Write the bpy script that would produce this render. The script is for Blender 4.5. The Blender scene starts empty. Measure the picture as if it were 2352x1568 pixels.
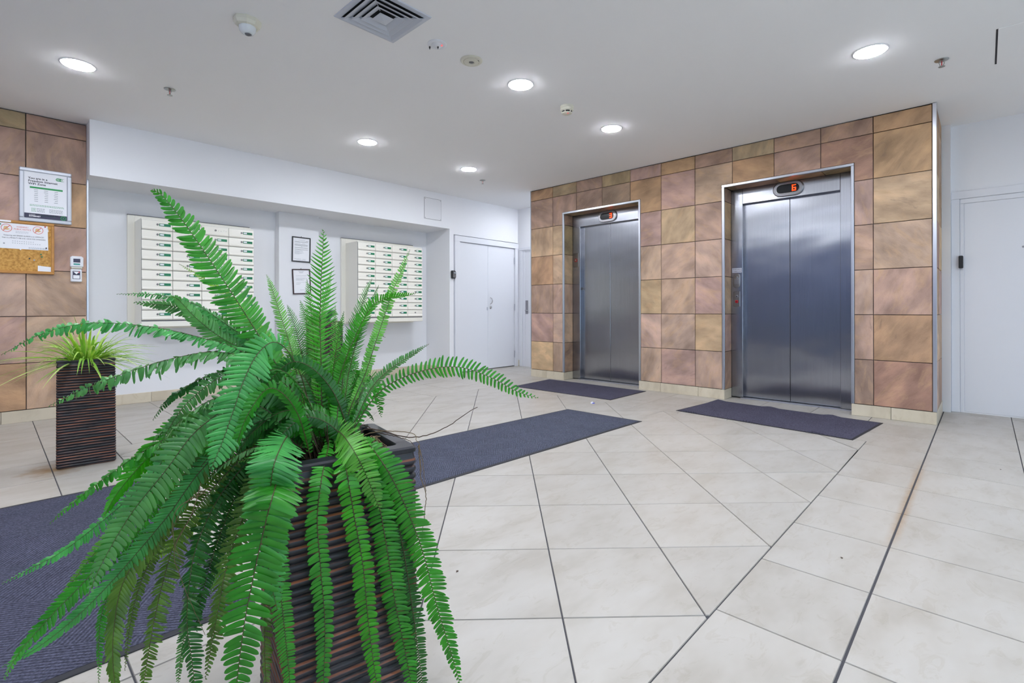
import bpy, bmesh, math, random
from mathutils import Vector, Matrix
R = random.Random(11)
SC = bpy.context.scene
COL = SC.collection

# ------------------------------------------------------------------ camera, world, exposure
F_PX, YAW, V0, HC, ROLL, CX = 1142.77, 0.760147, 711.0, 0.9677, 0.001782, 1176.0
cam = bpy.data.cameras.new('camera'); cam_o = bpy.data.objects.new('camera', cam); COL.objects.link(cam_o)
cam.sensor_width = 36; cam.sensor_fit = 'HORIZONTAL'; cam.lens = 36 * F_PX / 2352
cam.shift_y = (V0 - 784) / 2352; cam.clip_start = .02
cam_o.matrix_world = Matrix.Translation((0, 0, HC)) @ Matrix.Rotation(YAW - math.pi / 2, 4, 'Z') @ Matrix.Rotation(math.pi / 2, 4, 'X') @ Matrix.Rotation(-ROLL, 4, 'Z')
SC.camera = cam_o
w = bpy.data.worlds.new('world'); SC.world = w; w.use_nodes = True
w.node_tree.nodes['Background'].inputs[0].default_value = (.80, .89, 1.0, 1)
w.node_tree.nodes['Background'].inputs[1].default_value = 2.6
vs = SC.view_settings
SC.display_settings.display_device = 'sRGB'
vs.view_transform = 'Standard'; vs.look = 'None'; vs.gamma = 1; vs.use_curve_mapping = False
vs.exposure = 0.42
LAMP = 160.0
cy = SC.cycles
cy.use_denoising = True; cy.max_bounces = 10; cy.diffuse_bounces = 9; cy.glossy_bounces = 3; cy.transmission_bounces = 3
cy.use_adaptive_sampling = True; cy.adaptive_threshold = .10; cy.adaptive_min_samples = 16; cy.use_light_tree = False
cy.transparent_max_bounces = 4; cy.sample_clamp_indirect = 4.0; cy.caustics_reflective = False; cy.caustics_refractive = False

H = 2.69            # ceiling
XL = 5.441          # lift wall face
YP, YK, YR, YQ = 6.046, 5.8375, 6.42, 6.31   # slate pillar, bulkhead / door wall, recess back, pilaster
BULK = 2.186
XB, XD = 6.29, 6.28  # back wall, door wall on the right
XW, YS = -1.8, -2.6  # side wall and invented glazed wall (both unseen, behind the camera)
pl_ = bpy.data.lights.new('daylight_portal', 'AREA'); pl_.shape = 'RECTANGLE'; pl_.size = 6.4; pl_.size_y = 2.25; pl_.cycles.is_portal = True   # guides daylight sampling through the added, unseen glazing
plo = bpy.data.objects.new('daylight_portal', pl_); COL.objects.link(plo); plo.location = (1.6, YS + .02, 1.18); plo.rotation_euler = (math.pi / 2, 0, 0)


def ray(u, v):
    v = v + ROLL * (u - CX); a = (u - CX) / F_PX
    return Vector((math.cos(YAW) + a * math.sin(YAW), math.sin(YAW) - a * math.cos(YAW), -(v - V0) / F_PX))


def at(u, v, d):      # a measured point: direction and its own distance from the lens
    return Vector((0, 0, HC)) + ray(u, v) * d


def proj(p):
    p = Vector(p) - Vector((0, 0, HC))
    t = p.x * math.cos(YAW) + p.y * math.sin(YAW); r = p.x * math.sin(YAW) - p.y * math.cos(YAW)
    if t < .05: return None
    u = CX + F_PX * r / t
    return u, V0 - F_PX * p.z / t - ROLL * (u - CX)


# ------------------------------------------------------------------ materials
def lin(h):
    c = [int(h[i:i + 2], 16) / 255 for i in (0, 2, 4)]
    return tuple(x / 12.92 if x <= .04045 else ((x + .055) / 1.055) ** 2.4 for x in c) + (1,)


def nmat(name):
    m = bpy.data.materials.new(name); m.use_nodes = True
    nt = m.node_tree; b = nt.nodes['Principled BSDF']
    return m, nt, b


def N(nt, t, **kw):
    n = nt.nodes.new(t)
    for k, v in kw.items():
        if k == 'ins':
            for i, x in v.items(): n.inputs[i].default_value = x
        else: setattr(n, k, v)
    return n


def mat(name, hexc, rough=.5, metal=0, spec=.5, emit=0, bump=0, bscale=60, noise=0, nscale=8):
    m, nt, b = nmat(name)
    b.inputs['Base Color'].default_value = lin(hexc); b.inputs['Roughness'].default_value = rough
    b.inputs['Metallic'].default_value = metal; b.inputs['Specular IOR Level'].default_value = spec
    if emit:
        b.inputs['Emission Color'].default_value = lin(hexc); b.inputs['Emission Strength'].default_value = emit
    if bump or noise:
        g = N(nt, 'ShaderNodeNewGeometry')
    if bump:
        n = N(nt, 'ShaderNodeTexNoise', ins={'Scale': bscale, 'Detail': 3}); nt.links.new(g.outputs['Position'], n.inputs['Vector'])
        bp = N(nt, 'ShaderNodeBump', ins={'Strength': bump, 'Distance': .003}); nt.links.new(n.outputs['Fac'], bp.inputs['Height'])
        nt.links.new(bp.outputs['Normal'], b.inputs['Normal'])
    if noise:
        n = N(nt, 'ShaderNodeTexNoise', ins={'Scale': nscale, 'Detail': 4}); nt.links.new(g.outputs['Position'], n.inputs['Vector'])
        mx = N(nt, 'ShaderNodeMix', data_type='RGBA', blend_type='MULTIPLY', ins={0: 1.0})
        rp = ramp(nt, [(.3, (1 - noise,) * 3), (.7, (1,) * 3)]); nt.links.new(n.outputs['Fac'], rp.inputs['Fac'])
        mx.inputs[6].default_value = lin(hexc); nt.links.new(rp.outputs['Color'], mx.inputs[7])
        nt.links.new(mx.outputs[2], b.inputs['Base Color'])
    return m


def ramp(nt, stops, interp='LINEAR'):
    r = nt.nodes.new('ShaderNodeValToRGB'); r.color_ramp.interpolation = interp
    e = r.color_ramp.elements
    while len(e) < len(stops): e.new(.5)
    for k, (p, c) in enumerate(stops):
        e[k].position = p; e[k].color = tuple(c[:3]) + (1,)
    return r


def mth(nt, op, a, b=None, c=None):
    n = nt.nodes.new('ShaderNodeMath'); n.operation = op
    for i, x in enumerate((a, b, c)):
        if x is None: continue
        if isinstance(x, (int, float)): n.inputs[i].default_value = x
        else: nt.links.new(x, n.inputs[i])
    return n.outputs[0]


def vecpos(nt, randamt=0):
    g = N(nt, 'ShaderNodeNewGeometry')
    if not randamt: return g.outputs['Position']
    oi = N(nt, 'ShaderNodeObjectInfo')
    s = N(nt, 'ShaderNodeVectorMath', operation='SCALE'); s.inputs[0].default_value = (randamt, -randamt * .7, randamt * .4)
    nt.links.new(oi.outputs['Random'], s.inputs['Scale'])
    a = N(nt, 'ShaderNodeVectorMath', operation='ADD'); nt.links.new(g.outputs['Position'], a.inputs[0]); nt.links.new(s.outputs[0], a.inputs[1])
    return a.outputs[0]


def slate_material():
    m, nt, b = nmat('slate'); L = nt.links.new
    p = vecpos(nt, 37); oi = N(nt, 'ShaderNodeObjectInfo')
    g0 = N(nt, 'ShaderNodeNewGeometry'); s0 = N(nt, 'ShaderNodeSeparateXYZ'); L(g0.outputs['Position'], s0.inputs[0])
    c0 = N(nt, 'ShaderNodeCombineXYZ'); L(mth(nt, 'SUBTRACT', s0.outputs[0], s0.outputs[1]), c0.inputs[0]); L(s0.outputs[2], c0.inputs[1]); L(mth(nt, 'MULTIPLY', oi.outputs['Random'], 61.0), c0.inputs[2])
    vr = N(nt, 'ShaderNodeVectorRotate', rotation_type='Z_AXIS'); L(c0.outputs[0], vr.inputs['Vector']); L(mth(nt, 'MULTIPLY_ADD', oi.outputs['Random'], -2.6, .9), vr.inputs['Angle'])
    rot = N(nt, 'ShaderNodeMapping', ins={'Scale': (1, 1.6, 1)}); L(vr.outputs[0], rot.inputs[0])
    st = N(nt, 'ShaderNodeMapping', ins={'Scale': (1.1, 2.6, 1)}); L(vr.outputs[0], st.inputs[0])
    n1 = N(nt, 'ShaderNodeTexNoise', ins={'Scale': 3.2, 'Detail': 2, 'Roughness': .55}); L(rot.outputs[0], n1.inputs['Vector'])
    n2 = N(nt, 'ShaderNodeTexNoise', ins={'Scale': 3.5, 'Detail': 4, 'Roughness': .62, 'Distortion': 1.2}); L(st.outputs[0], n2.inputs['Vector'])
    n3 = N(nt, 'ShaderNodeTexNoise', ins={'Scale': 8, 'Detail': 4, 'Roughness': .72}); L(st.outputs[0], n3.inputs['Vector'])
    r1 = ramp(nt, [(.28, (.62, .60, .60)), (.5, (1, 1, 1)), (.68, (1.42, 1.38, 1.32))]); L(n1.outputs['Fac'], r1.inputs['Fac'])
    m1 = N(nt, 'ShaderNodeMix', data_type='RGBA', blend_type='MULTIPLY', ins={0: .8}); L(oi.outputs['Color'], m1.inputs[6]); L(r1.outputs['Color'], m1.inputs[7])
    r2 = ramp(nt, [(.50, (0, 0, 0)), (.72, (1, 1, 1))]); L(n2.outputs['Fac'], r2.inputs['Fac'])
    m2 = N(nt, 'ShaderNodeMix', data_type='RGBA', blend_type='MIX'); L(mth(nt, 'MULTIPLY', r2.outputs['Color'], .45), m2.inputs[0]); L(m1.outputs[2], m2.inputs[6]); m2.inputs[7].default_value = lin('cba67e')
    r3 = ramp(nt, [(.22, (1, 1, 1)), (.36, (0, 0, 0))]); L(n2.outputs['Fac'], r3.inputs['Fac'])
    m3 = N(nt, 'ShaderNodeMix', data_type='RGBA', blend_type='MIX'); L(mth(nt, 'MULTIPLY', r3.outputs['Color'], .5), m3.inputs[0]); L(m2.outputs[2], m3.inputs[6]); m3.inputs[7].default_value = lin('6a5a52')
    r4 = ramp(nt, [(.32, (.90, .89, .88)), (.48, (1, 1, 1)), (.7, (1.07, 1.07, 1.07))]); L(n3.outputs['Fac'], r4.inputs['Fac'])
    m4 = N(nt, 'ShaderNodeMix', data_type='RGBA', blend_type='MULTIPLY', ins={0: 1.0}); L(m3.outputs[2], m4.inputs[6]); L(r4.outputs['Color'], m4.inputs[7])
    L(m4.outputs[2], b.inputs['Base Color']); b.inputs['Roughness'].default_value = .62; b.inputs['Specular IOR Level'].default_value = .35
    bp = N(nt, 'ShaderNodeBump', ins={'Strength': .45, 'Distance': .010}); L(n3.outputs['Fac'], bp.inputs['Height']); L(bp.outputs['Normal'], b.inputs['Normal'])
    return m


def floor_material(name, tint, stains=True):
    m, nt, b = nmat(name); L = nt.links.new
    p = vecpos(nt, 23); oi = N(nt, 'ShaderNodeObjectInfo')
    st = N(nt, 'ShaderNodeMapping', ins={'Scale': (1, 2.2, 1), 'Rotation': (0, 0, .7)}); L(p, st.inputs[0])
    n1 = N(nt, 'ShaderNodeTexNoise', ins={'Scale': 3.0, 'Detail': 3, 'Roughness': .62}); L(st.outputs[0], n1.inputs['Vector'])
    n2 = N(nt, 'ShaderNodeTexNoise', ins={'Scale': 8, 'Detail': 4, 'Roughness': .68, 'Distortion': 1.0}); L(st.outputs[0], n2.inputs['Vector'])
    base = lin(tint)
    r1 = ramp(nt, [(.33, (base[0] * .89, base[1] * .875, base[2] * .85)), (.5, base), (.68, (base[0] * 1.06, base[1] * 1.07, base[2] * 1.09))]); L(n1.outputs['Fac'], r1.inputs['Fac'])
    r2 = ramp(nt, [(.56, (1, 1, 1)), (.63, (.90, .88, .84)), (.74, (.96, .95, .93))]); L(n2.outputs['Fac'], r2.inputs['Fac'])
    mx = N(nt, 'ShaderNodeMix', data_type='RGBA', blend_type='MULTIPLY', ins={0: .7}); L(r1.outputs['Color'], mx.inputs[6]); L(r2.outputs['Color'], mx.inputs[7])
    rv = mth(nt, 'MULTIPLY_ADD', oi.outputs['Random'], .08, .95)
    mv = N(nt, 'ShaderNodeMix', data_type='RGBA', blend_type='MULTIPLY', ins={0: 1.0}); L(mx.outputs[2], mv.inputs[6])
    cb = N(nt, 'ShaderNodeCombineColor'); L(rv, cb.inputs[0]); L(rv, cb.inputs[1]); L(rv, cb.inputs[2]); L(cb.outputs[0], mv.inputs[7])
    out = mv.outputs[2]
    if stains:
        g = N(nt, 'ShaderNodeNewGeometry'); sp = N(nt, 'ShaderNodeSeparateXYZ'); L(g.outputs['Position'], sp.inputs[0])
        nz = N(nt, 'ShaderNodeTexNoise', ins={'Scale': 14, 'Detail': 3}); L(g.outputs['Position'], nz.inputs['Vector'])
        # brown water stain spreading from the foot of the small planter
        dx = mth(nt, 'MULTIPLY', mth(nt, 'SUBTRACT', sp.outputs[0], .27), 1.0); dy = mth(nt, 'SUBTRACT', sp.outputs[1], 4.10)
        d = mth(nt, 'SQRT', mth(nt, 'ADD', mth(nt, 'MULTIPLY', dx, dx), mth(nt, 'MULTIPLY', dy, dy)))
        d = mth(nt, 'ADD', d, mth(nt, 'MULTIPLY', mth(nt, 'SUBTRACT', nz.outputs['Fac'], .5), .3))
        f1 = ramp(nt, [(.02, (1, 1, 1)), (.17, (0, 0, 0))]); L(d, f1.inputs['Fac'])
        s1 = N(nt, 'ShaderNodeMix', data_type='RGBA'); L(mth(nt, 'MULTIPLY', f1.outputs['Color'], .9), s1.inputs[0]); L(out, s1.inputs[6]); s1.inputs[7].default_value = lin('8a6a3e')
        # rusty dirt along the wide joint
        dj = mth(nt, 'ABSOLUTE', mth(nt, 'SUBTRACT', sp.outputs[1], .284))
        f2 = ramp(nt, [(.004, (1, 1, 1)), (.03, (0, 0, 0))]); L(dj, f2.inputs['Fac'])
        mask = ramp(nt, [(.45, (0, 0, 0)), (.5, (1, 1, 1)), (.68, (1, 1, 1)), (.76, (0, 0, 0))]); L(mth(nt, 'DIVIDE', sp.outputs[0], 5.5), mask.inputs['Fac'])
        fm = mth(nt, 'MULTIPLY', mth(nt, 'MULTIPLY', f2.outputs['Color'], mask.outputs['Color']), mth(nt, 'MULTIPLY', nz.outputs['Fac'], 1.0))
        s2 = N(nt, 'ShaderNodeMix', data_type='RGBA'); L(fm, s2.inputs[0]); L(s1.outputs[2], s2.inputs[6]); s2.inputs[7].default_value = lin('9a7440')
        out = s2.outputs[2]
    L(out, b.inputs['Base Color'])
    b.inputs['Roughness'].default_value = .38; b.inputs['Specular IOR Level'].default_value = .45
    return m


def steel_material(name, hexc, rough, aniso, streak=.1):
    m, nt, b = nmat(name); L = nt.links.new
    b.inputs['Metallic'].default_value = 1; b.inputs['Roughness'].default_value = rough; b.inputs['Anisotropic'].default_value = aniso
    b.inputs['Anisotropic Rotation'].default_value = 0.0
    if aniso:
        t = N(nt, 'ShaderNodeTangent', direction_type='UV_MAP'); L(t.outputs[0], b.inputs['Tangent'])
    p = vecpos(nt)
    mp = N(nt, 'ShaderNodeMapping', ins={'Scale': (260, 260, 3)}); L(p, mp.inputs[0])
    n = N(nt, 'ShaderNodeTexNoise', ins={'Scale': 1.0, 'Detail': 1}); L(mp.outputs[0], n.inputs['Vector'])
    c = lin(hexc)
    r = ramp(nt, [(.3, tuple(x * (1 - streak) for x in c[:3])), (.7, c)]); L(n.outputs['Fac'], r.inputs['Fac']); L(r.outputs['Color'], b.inputs['Base Color'])
    mp2 = N(nt, 'ShaderNodeMapping', ins={'Scale': (2, 2.0, 3.2)}); L(p, mp2.inputs[0])
    n2 = N(nt, 'ShaderNodeTexNoise', ins={'Scale': 1.0, 'Detail': 1}); L(mp2.outputs[0], n2.inputs['Vector'])
    bp = N(nt, 'ShaderNodeBump', ins={'Strength': .35, 'Distance': .016}); L(n2.outputs['Fac'], bp.inputs['Height']); L(bp.outputs['Normal'], b.inputs['Normal'])
    return m


def mat_material(name, hexc, size, angle, rib):
    """entrance mat: looped pile with blocks of ribs running alternately two ways"""
    m, nt, b = nmat(name); L = nt.links.new
    p = vecpos(nt)
    mp = N(nt, 'ShaderNodeMapping', ins={'Rotation': (0, 0, angle)}); L(p, mp.inputs[0])
    ck = N(nt, 'ShaderNodeTexChecker', ins={'Scale': size}); L(mp.outputs[0], ck.inputs['Vector'])
    w1 = N(nt, 'ShaderNodeTexWave', bands_direction='X', ins={'Scale': rib, 'Distortion': .6, 'Detail': 1}); L(mp.outputs[0], w1.inputs['Vector'])
    w2 = N(nt, 'ShaderNodeTexWave', bands_direction='Y', ins={'Scale': rib, 'Distortion': .6, 'Detail': 1}); L(mp.outputs[0], w2.inputs['Vector'])
    mx = N(nt, 'ShaderNodeMix', data_type='FLOAT'); L(ck.outputs['Fac'], mx.inputs[0]); L(w1.outputs['Fac'], mx.inputs[2]); L(w2.outputs['Fac'], mx.inputs[3])
    n = N(nt, 'ShaderNodeTexNoise', ins={'Scale': 160, 'Detail': 3}); L(p, n.inputs['Vector'])
    n2 = N(nt, 'ShaderNodeTexNoise', ins={'Scale': 5, 'Detail': 3}); L(p, n2.inputs['Vector'])
    c = lin(hexc)
    r = ramp(nt, [(.3, tuple(x * .55 for x in c[:3])), (.55, c), (.75, tuple(min(1, x * 1.5) for x in c[:3]))]); L(n.outputs['Fac'], r.inputs['Fac'])
    sh = mth(nt, 'MULTIPLY_ADD', mx.outputs[0], .6, .65); sh = mth(nt, 'MULTIPLY', sh, mth(nt, 'MULTIPLY_ADD', n2.outputs['Fac'], .3, .85))
    cb = N(nt, 'ShaderNodeCombineColor')
    for i in range(3): L(sh, cb.inputs[i])
    mm = N(nt, 'ShaderNodeMix', data_type='RGBA', blend_type='MULTIPLY', ins={0: 1.0}); L(r.outputs['Color'], mm.inputs[6]); L(cb.outputs[0], mm.inputs[7])
    L(mm.outputs[2], b.inputs['Base Color']); b.inputs['Roughness'].default_value = .95; b.inputs['Specular IOR Level'].default_value = .1
    ht = mth(nt, 'ADD', mx.outputs[0], mth(nt, 'MULTIPLY', n.outputs['Fac'], .6))
    bp = N(nt, 'ShaderNodeBump', ins={'Strength': .8, 'Distance': .004}); L(ht, bp.inputs['Height']); L(bp.outputs['Normal'], b.inputs['Normal'])
    return m


def leaf_material(name, gloss=.4, trans=.28, var=.25, stripe=False):
    m, nt, b = nmat(name); L = nt.links.new
    oi = N(nt, 'ShaderNodeObjectInfo'); p = vecpos(nt)
    n = N(nt, 'ShaderNodeTexNoise', ins={'Scale': 25, 'Detail': 1}); L(p, n.inputs['Vector'])
    r = ramp(nt, [(.3, (1 - var,) * 3), (.7, (1 + var * .8, 1 + var * .6, 1 + var * .3))]); L(n.outputs['Fac'], r.inputs['Fac'])
    mx = N(nt, 'ShaderNodeMix', data_type='RGBA', blend_type='MULTIPLY', ins={0: 1.0}); L(oi.outputs['Color'], mx.inputs[6]); L(r.outputs['Color'], mx.inputs[7])
    L(mx.outputs[2], b.inputs['Base Color']); b.inputs['Roughness'].default_value = gloss; b.inputs['Specular IOR Level'].default_value = .45
    t = N(nt, 'ShaderNodeBsdfTranslucent'); tm = N(nt, 'ShaderNodeMix', data_type='RGBA', blend_type='MULTIPLY', ins={0: 1.0}); L(mx.outputs[2], tm.inputs[6]); tm.inputs[7].default_value = (1.25, 1.25, .6, 1)
    L(tm.outputs[2], t.inputs['Color'])
    ms = N(nt, 'ShaderNodeMixShader', ins={0: trans}); L(b.outputs[0], ms.inputs[1]); L(t.outputs[0], ms.inputs[2])
    L(ms.outputs[0], nt.nodes['Material Output'].inputs['Surface'])
    return m


def pot_material(pitch):
    m, nt, b = nmat('ribbed_glaze'); L = nt.links.new
    tc = N(nt, 'ShaderNodeTexCoord'); sp = N(nt, 'ShaderNodeSeparateXYZ'); L(tc.outputs['Object'], sp.inputs[0])
    n = N(nt, 'ShaderNodeTexNoise', ins={'Scale': 6, 'Detail': 3, 'Roughness': .6})
    mp = N(nt, 'ShaderNodeMapping', ins={'Scale': (1, 1, 12)}); L(tc.outputs['Object'], mp.inputs[0]); L(mp.outputs[0], n.inputs['Vector'])
    fr = mth(nt, 'FRACT', mth(nt, 'DIVIDE', sp.outputs[2], pitch))
    # worn red-brown clay shows in a band under each rib
    band = ramp(nt, [(.0, (0, 0, 0)), (.08, (1, 1, 1)), (.24, (1, 1, 1)), (.34, (0, 0, 0))]); L(fr, band.inputs['Fac'])
    nn = ramp(nt, [(.42, (0, 0, 0)), (.60, (1, 1, 1))]); L(n.outputs['Fac'], nn.inputs['Fac'])
    msk = mth(nt, 'MULTIPLY', band.outputs['Color'], nn.outputs['Color'])
    msk = mth(nt, 'MULTIPLY', msk, .85)
    dk = ramp(nt, [(.3, lin('0e0e12')), (.7, lin('2a2a33'))]); L(n.outputs['Fac'], dk.inputs['Fac'])
    mx = N(nt, 'ShaderNodeMix', data_type='RGBA'); L(msk, mx.inputs[0]); L(dk.outputs['Color'], mx.inputs[6]); mx.inputs[7].default_value = lin('95522a')
    L(mx.outputs[2], b.inputs['Base Color']); b.inputs['Roughness'].default_value = .40; b.inputs['Specular IOR Level'].default_value = .45
    return m


def cork_material():
    m, nt, b = nmat('cork'); L = nt.links.new
    p = vecpos(nt); n = N(nt, 'ShaderNodeTexNoise', ins={'Scale': 70, 'Detail': 5}); L(p, n.inputs['Vector'])
    r = ramp(nt, [(.3, lin('a8793e')), (.5, lin('c9974f')), (.7, lin('d8aa63'))]); L(n.outputs['Fac'], r.inputs['Fac']); L(r.outputs['Color'], b.inputs['Base Color'])
    b.inputs['Roughness'].default_value = .9
    return m


def glass_material():
    m = bpy.data.materials.new('pane_glass'); m.use_nodes = True; nt = m.node_tree; nt.nodes.clear()
    o = nt.nodes.new('ShaderNodeOutputMaterial'); t = nt.nodes.new('ShaderNodeBsdfTransparent'); g = nt.nodes.new('ShaderNodeBsdfGlossy')
    g.inputs['Roughness'].default_value = .02; t.inputs[0].default_value = (.82, .88, .92, 1)
    mx = nt.nodes.new('ShaderNodeMixShader'); mx.inputs[0].default_value = .08
    nt.links.new(t.outputs[0], mx.inputs[1]); nt.links.new(g.outputs[0], mx.inputs[2]); nt.links.new(mx.outputs[0], o.inputs[0])
    return m


M = dict(
    white=mat('white_paint', 'e9eaed', .6), ceil=mat('ceiling_paint', 'f6f6f6', .8), door=mat('door_paint', 'e2e4e9', .42),
    slate=slate_material(), grout=mat('dark_grout', '4b4645', .9), fgrout=mat('floor_grout', '4a4a50', .9), tile=floor_material('floor_tile', 'b3aea6', False), tile_st=floor_material('stained_floor_tile', 'b3aea6'),
    skirt=floor_material('skirting_tile', 'd3c8b2', False), steel=steel_material('brushed_steel', 'a9abb2', .23, .8), steel2=steel_material('steel_frame', '9b9a9e', .34, 0),
    alu=mat('satin_aluminium', 'c9ccd4', .32, 1), chrome=mat('chrome', 'c8c8c8', .15, 1), dark=mat('black_plastic', '17181b', .4), rubber=mat('black_rubber', '25262c', .7),
    mat1=mat_material('ribbed_mat', '585c6c', 7.0, .78, 27), mat2=mat_material('plain_mat', '69677b', 900, .3, 60), mat3=mat_material('chevron_mat', '525465', 3.6, .60, 26),
    cream=mat('cream_enamel', 'eeebe0', .35), greyline=mat('grey_gap', '6c6d72', .6), green=mat('green_label', '0f7a52', .45), paper=mat('paper', 'f1f2f6', .7),
    cork=cork_material(), oak=mat('oak_frame', 'c28a45', .5, noise=.2, nscale=20), silver=mat('silver_frame', 'c2c6ce', .4, .25), navy=mat('navy_print', '3a3b52', .6), gprint=mat('green_print', '2f9a58', .6),
    ink=mat('black_print', '3c3f48', .7), greyink=mat('grey_print', '9aa0a8', .7), pink=mat('red_print', 'e0847c', .7), skin=mat('ochre_print', 'e2c48e', .7), teal=mat('teal_print', '3d9a92', .6),
    blackframe=mat('black_frame', '26272b', .4), brownframe=mat('brown_frame', '3a2426', .4), lamp=mat('lamp_lens', 'f2f6ff', .4, emit=LAMP), rim=mat('white_rim', 'e8eaee', .4),
    orange=mat('display_orange', 'ff4a10', .5, emit=1.4), red=mat('red_led', 'ff6a70', .5, emit=.5), screen=mat('display_glass', '14161c', .12), vent=mat('vent_enamel', 'c9ced8', .45),
    ventdark=mat('vent_shade', '16171a', .9), ivory=mat('ivory_plastic', 'd8d5c4', .45), lens=mat('frosted_lens', 'd9dee0', .25), brass=mat('sprinkler_metal', 'a8a8a4', .3, 1), bulb=mat('red_glass', 'b02028', .2),
    pot=pot_material(.0165), soil=mat('soil', '2b1e17', .95, bump=.8, bscale=60), leaf=leaf_material('fern_leaf', .34), rachis=mat('brown_stem', '4a3a22', .6), gstem=mat('green_stem', '5f7a35', .6),
    blade=leaf_material('spider_leaf', .45, .3, .2), root=mat('dry_root', '6e5a40', .8), droot=mat('dark_runner', '453326', .7), glass=glass_material(), pave=mat('bounce_paving', 'dad9d4', .8), blue=mat('reflection_blue_paint', '6c7896', .7),
    mull=mat('dark_mullion', '2c2e33', .4), wrap=mat('wrapper', 'e6e8f2', .4), wrapblue=mat('wrapper_blue', '4a55c8', .4), plate=mat('lift_plate', '8f8c8c', .3, 1), tagm=mat('sign_plate', 'c3c6d4', .5), hatchm=mat('hatch_paint', 'e2e3e6', .6),
)

# ------------------------------------------------------------------ mesh helpers
OFF = {}


def tag(o, label=None, cat=None, group=None, kind=None):
    for k, v in (('label', label), ('category', cat), ('group', group), ('kind', kind)):
        if v: o[k] = v
    return o


def empty(name, loc, **kw):
    o = bpy.data.objects.new(name, None); COL.objects.link(o); o.location = loc; o.empty_display_size = .1
    OFF[o.name] = Vector(loc); return tag(o, **kw)


def link(name, me, m, parent=None, off=None):
    o = bpy.data.objects.new(name, me); COL.objects.link(o)
    if m and not me.materials: me.materials.append(m)
    if parent is not None: o.parent = parent
    OFF[o.name] = off if off is not None else (OFF[parent.name] if parent is not None else Vector())
    return o


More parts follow.
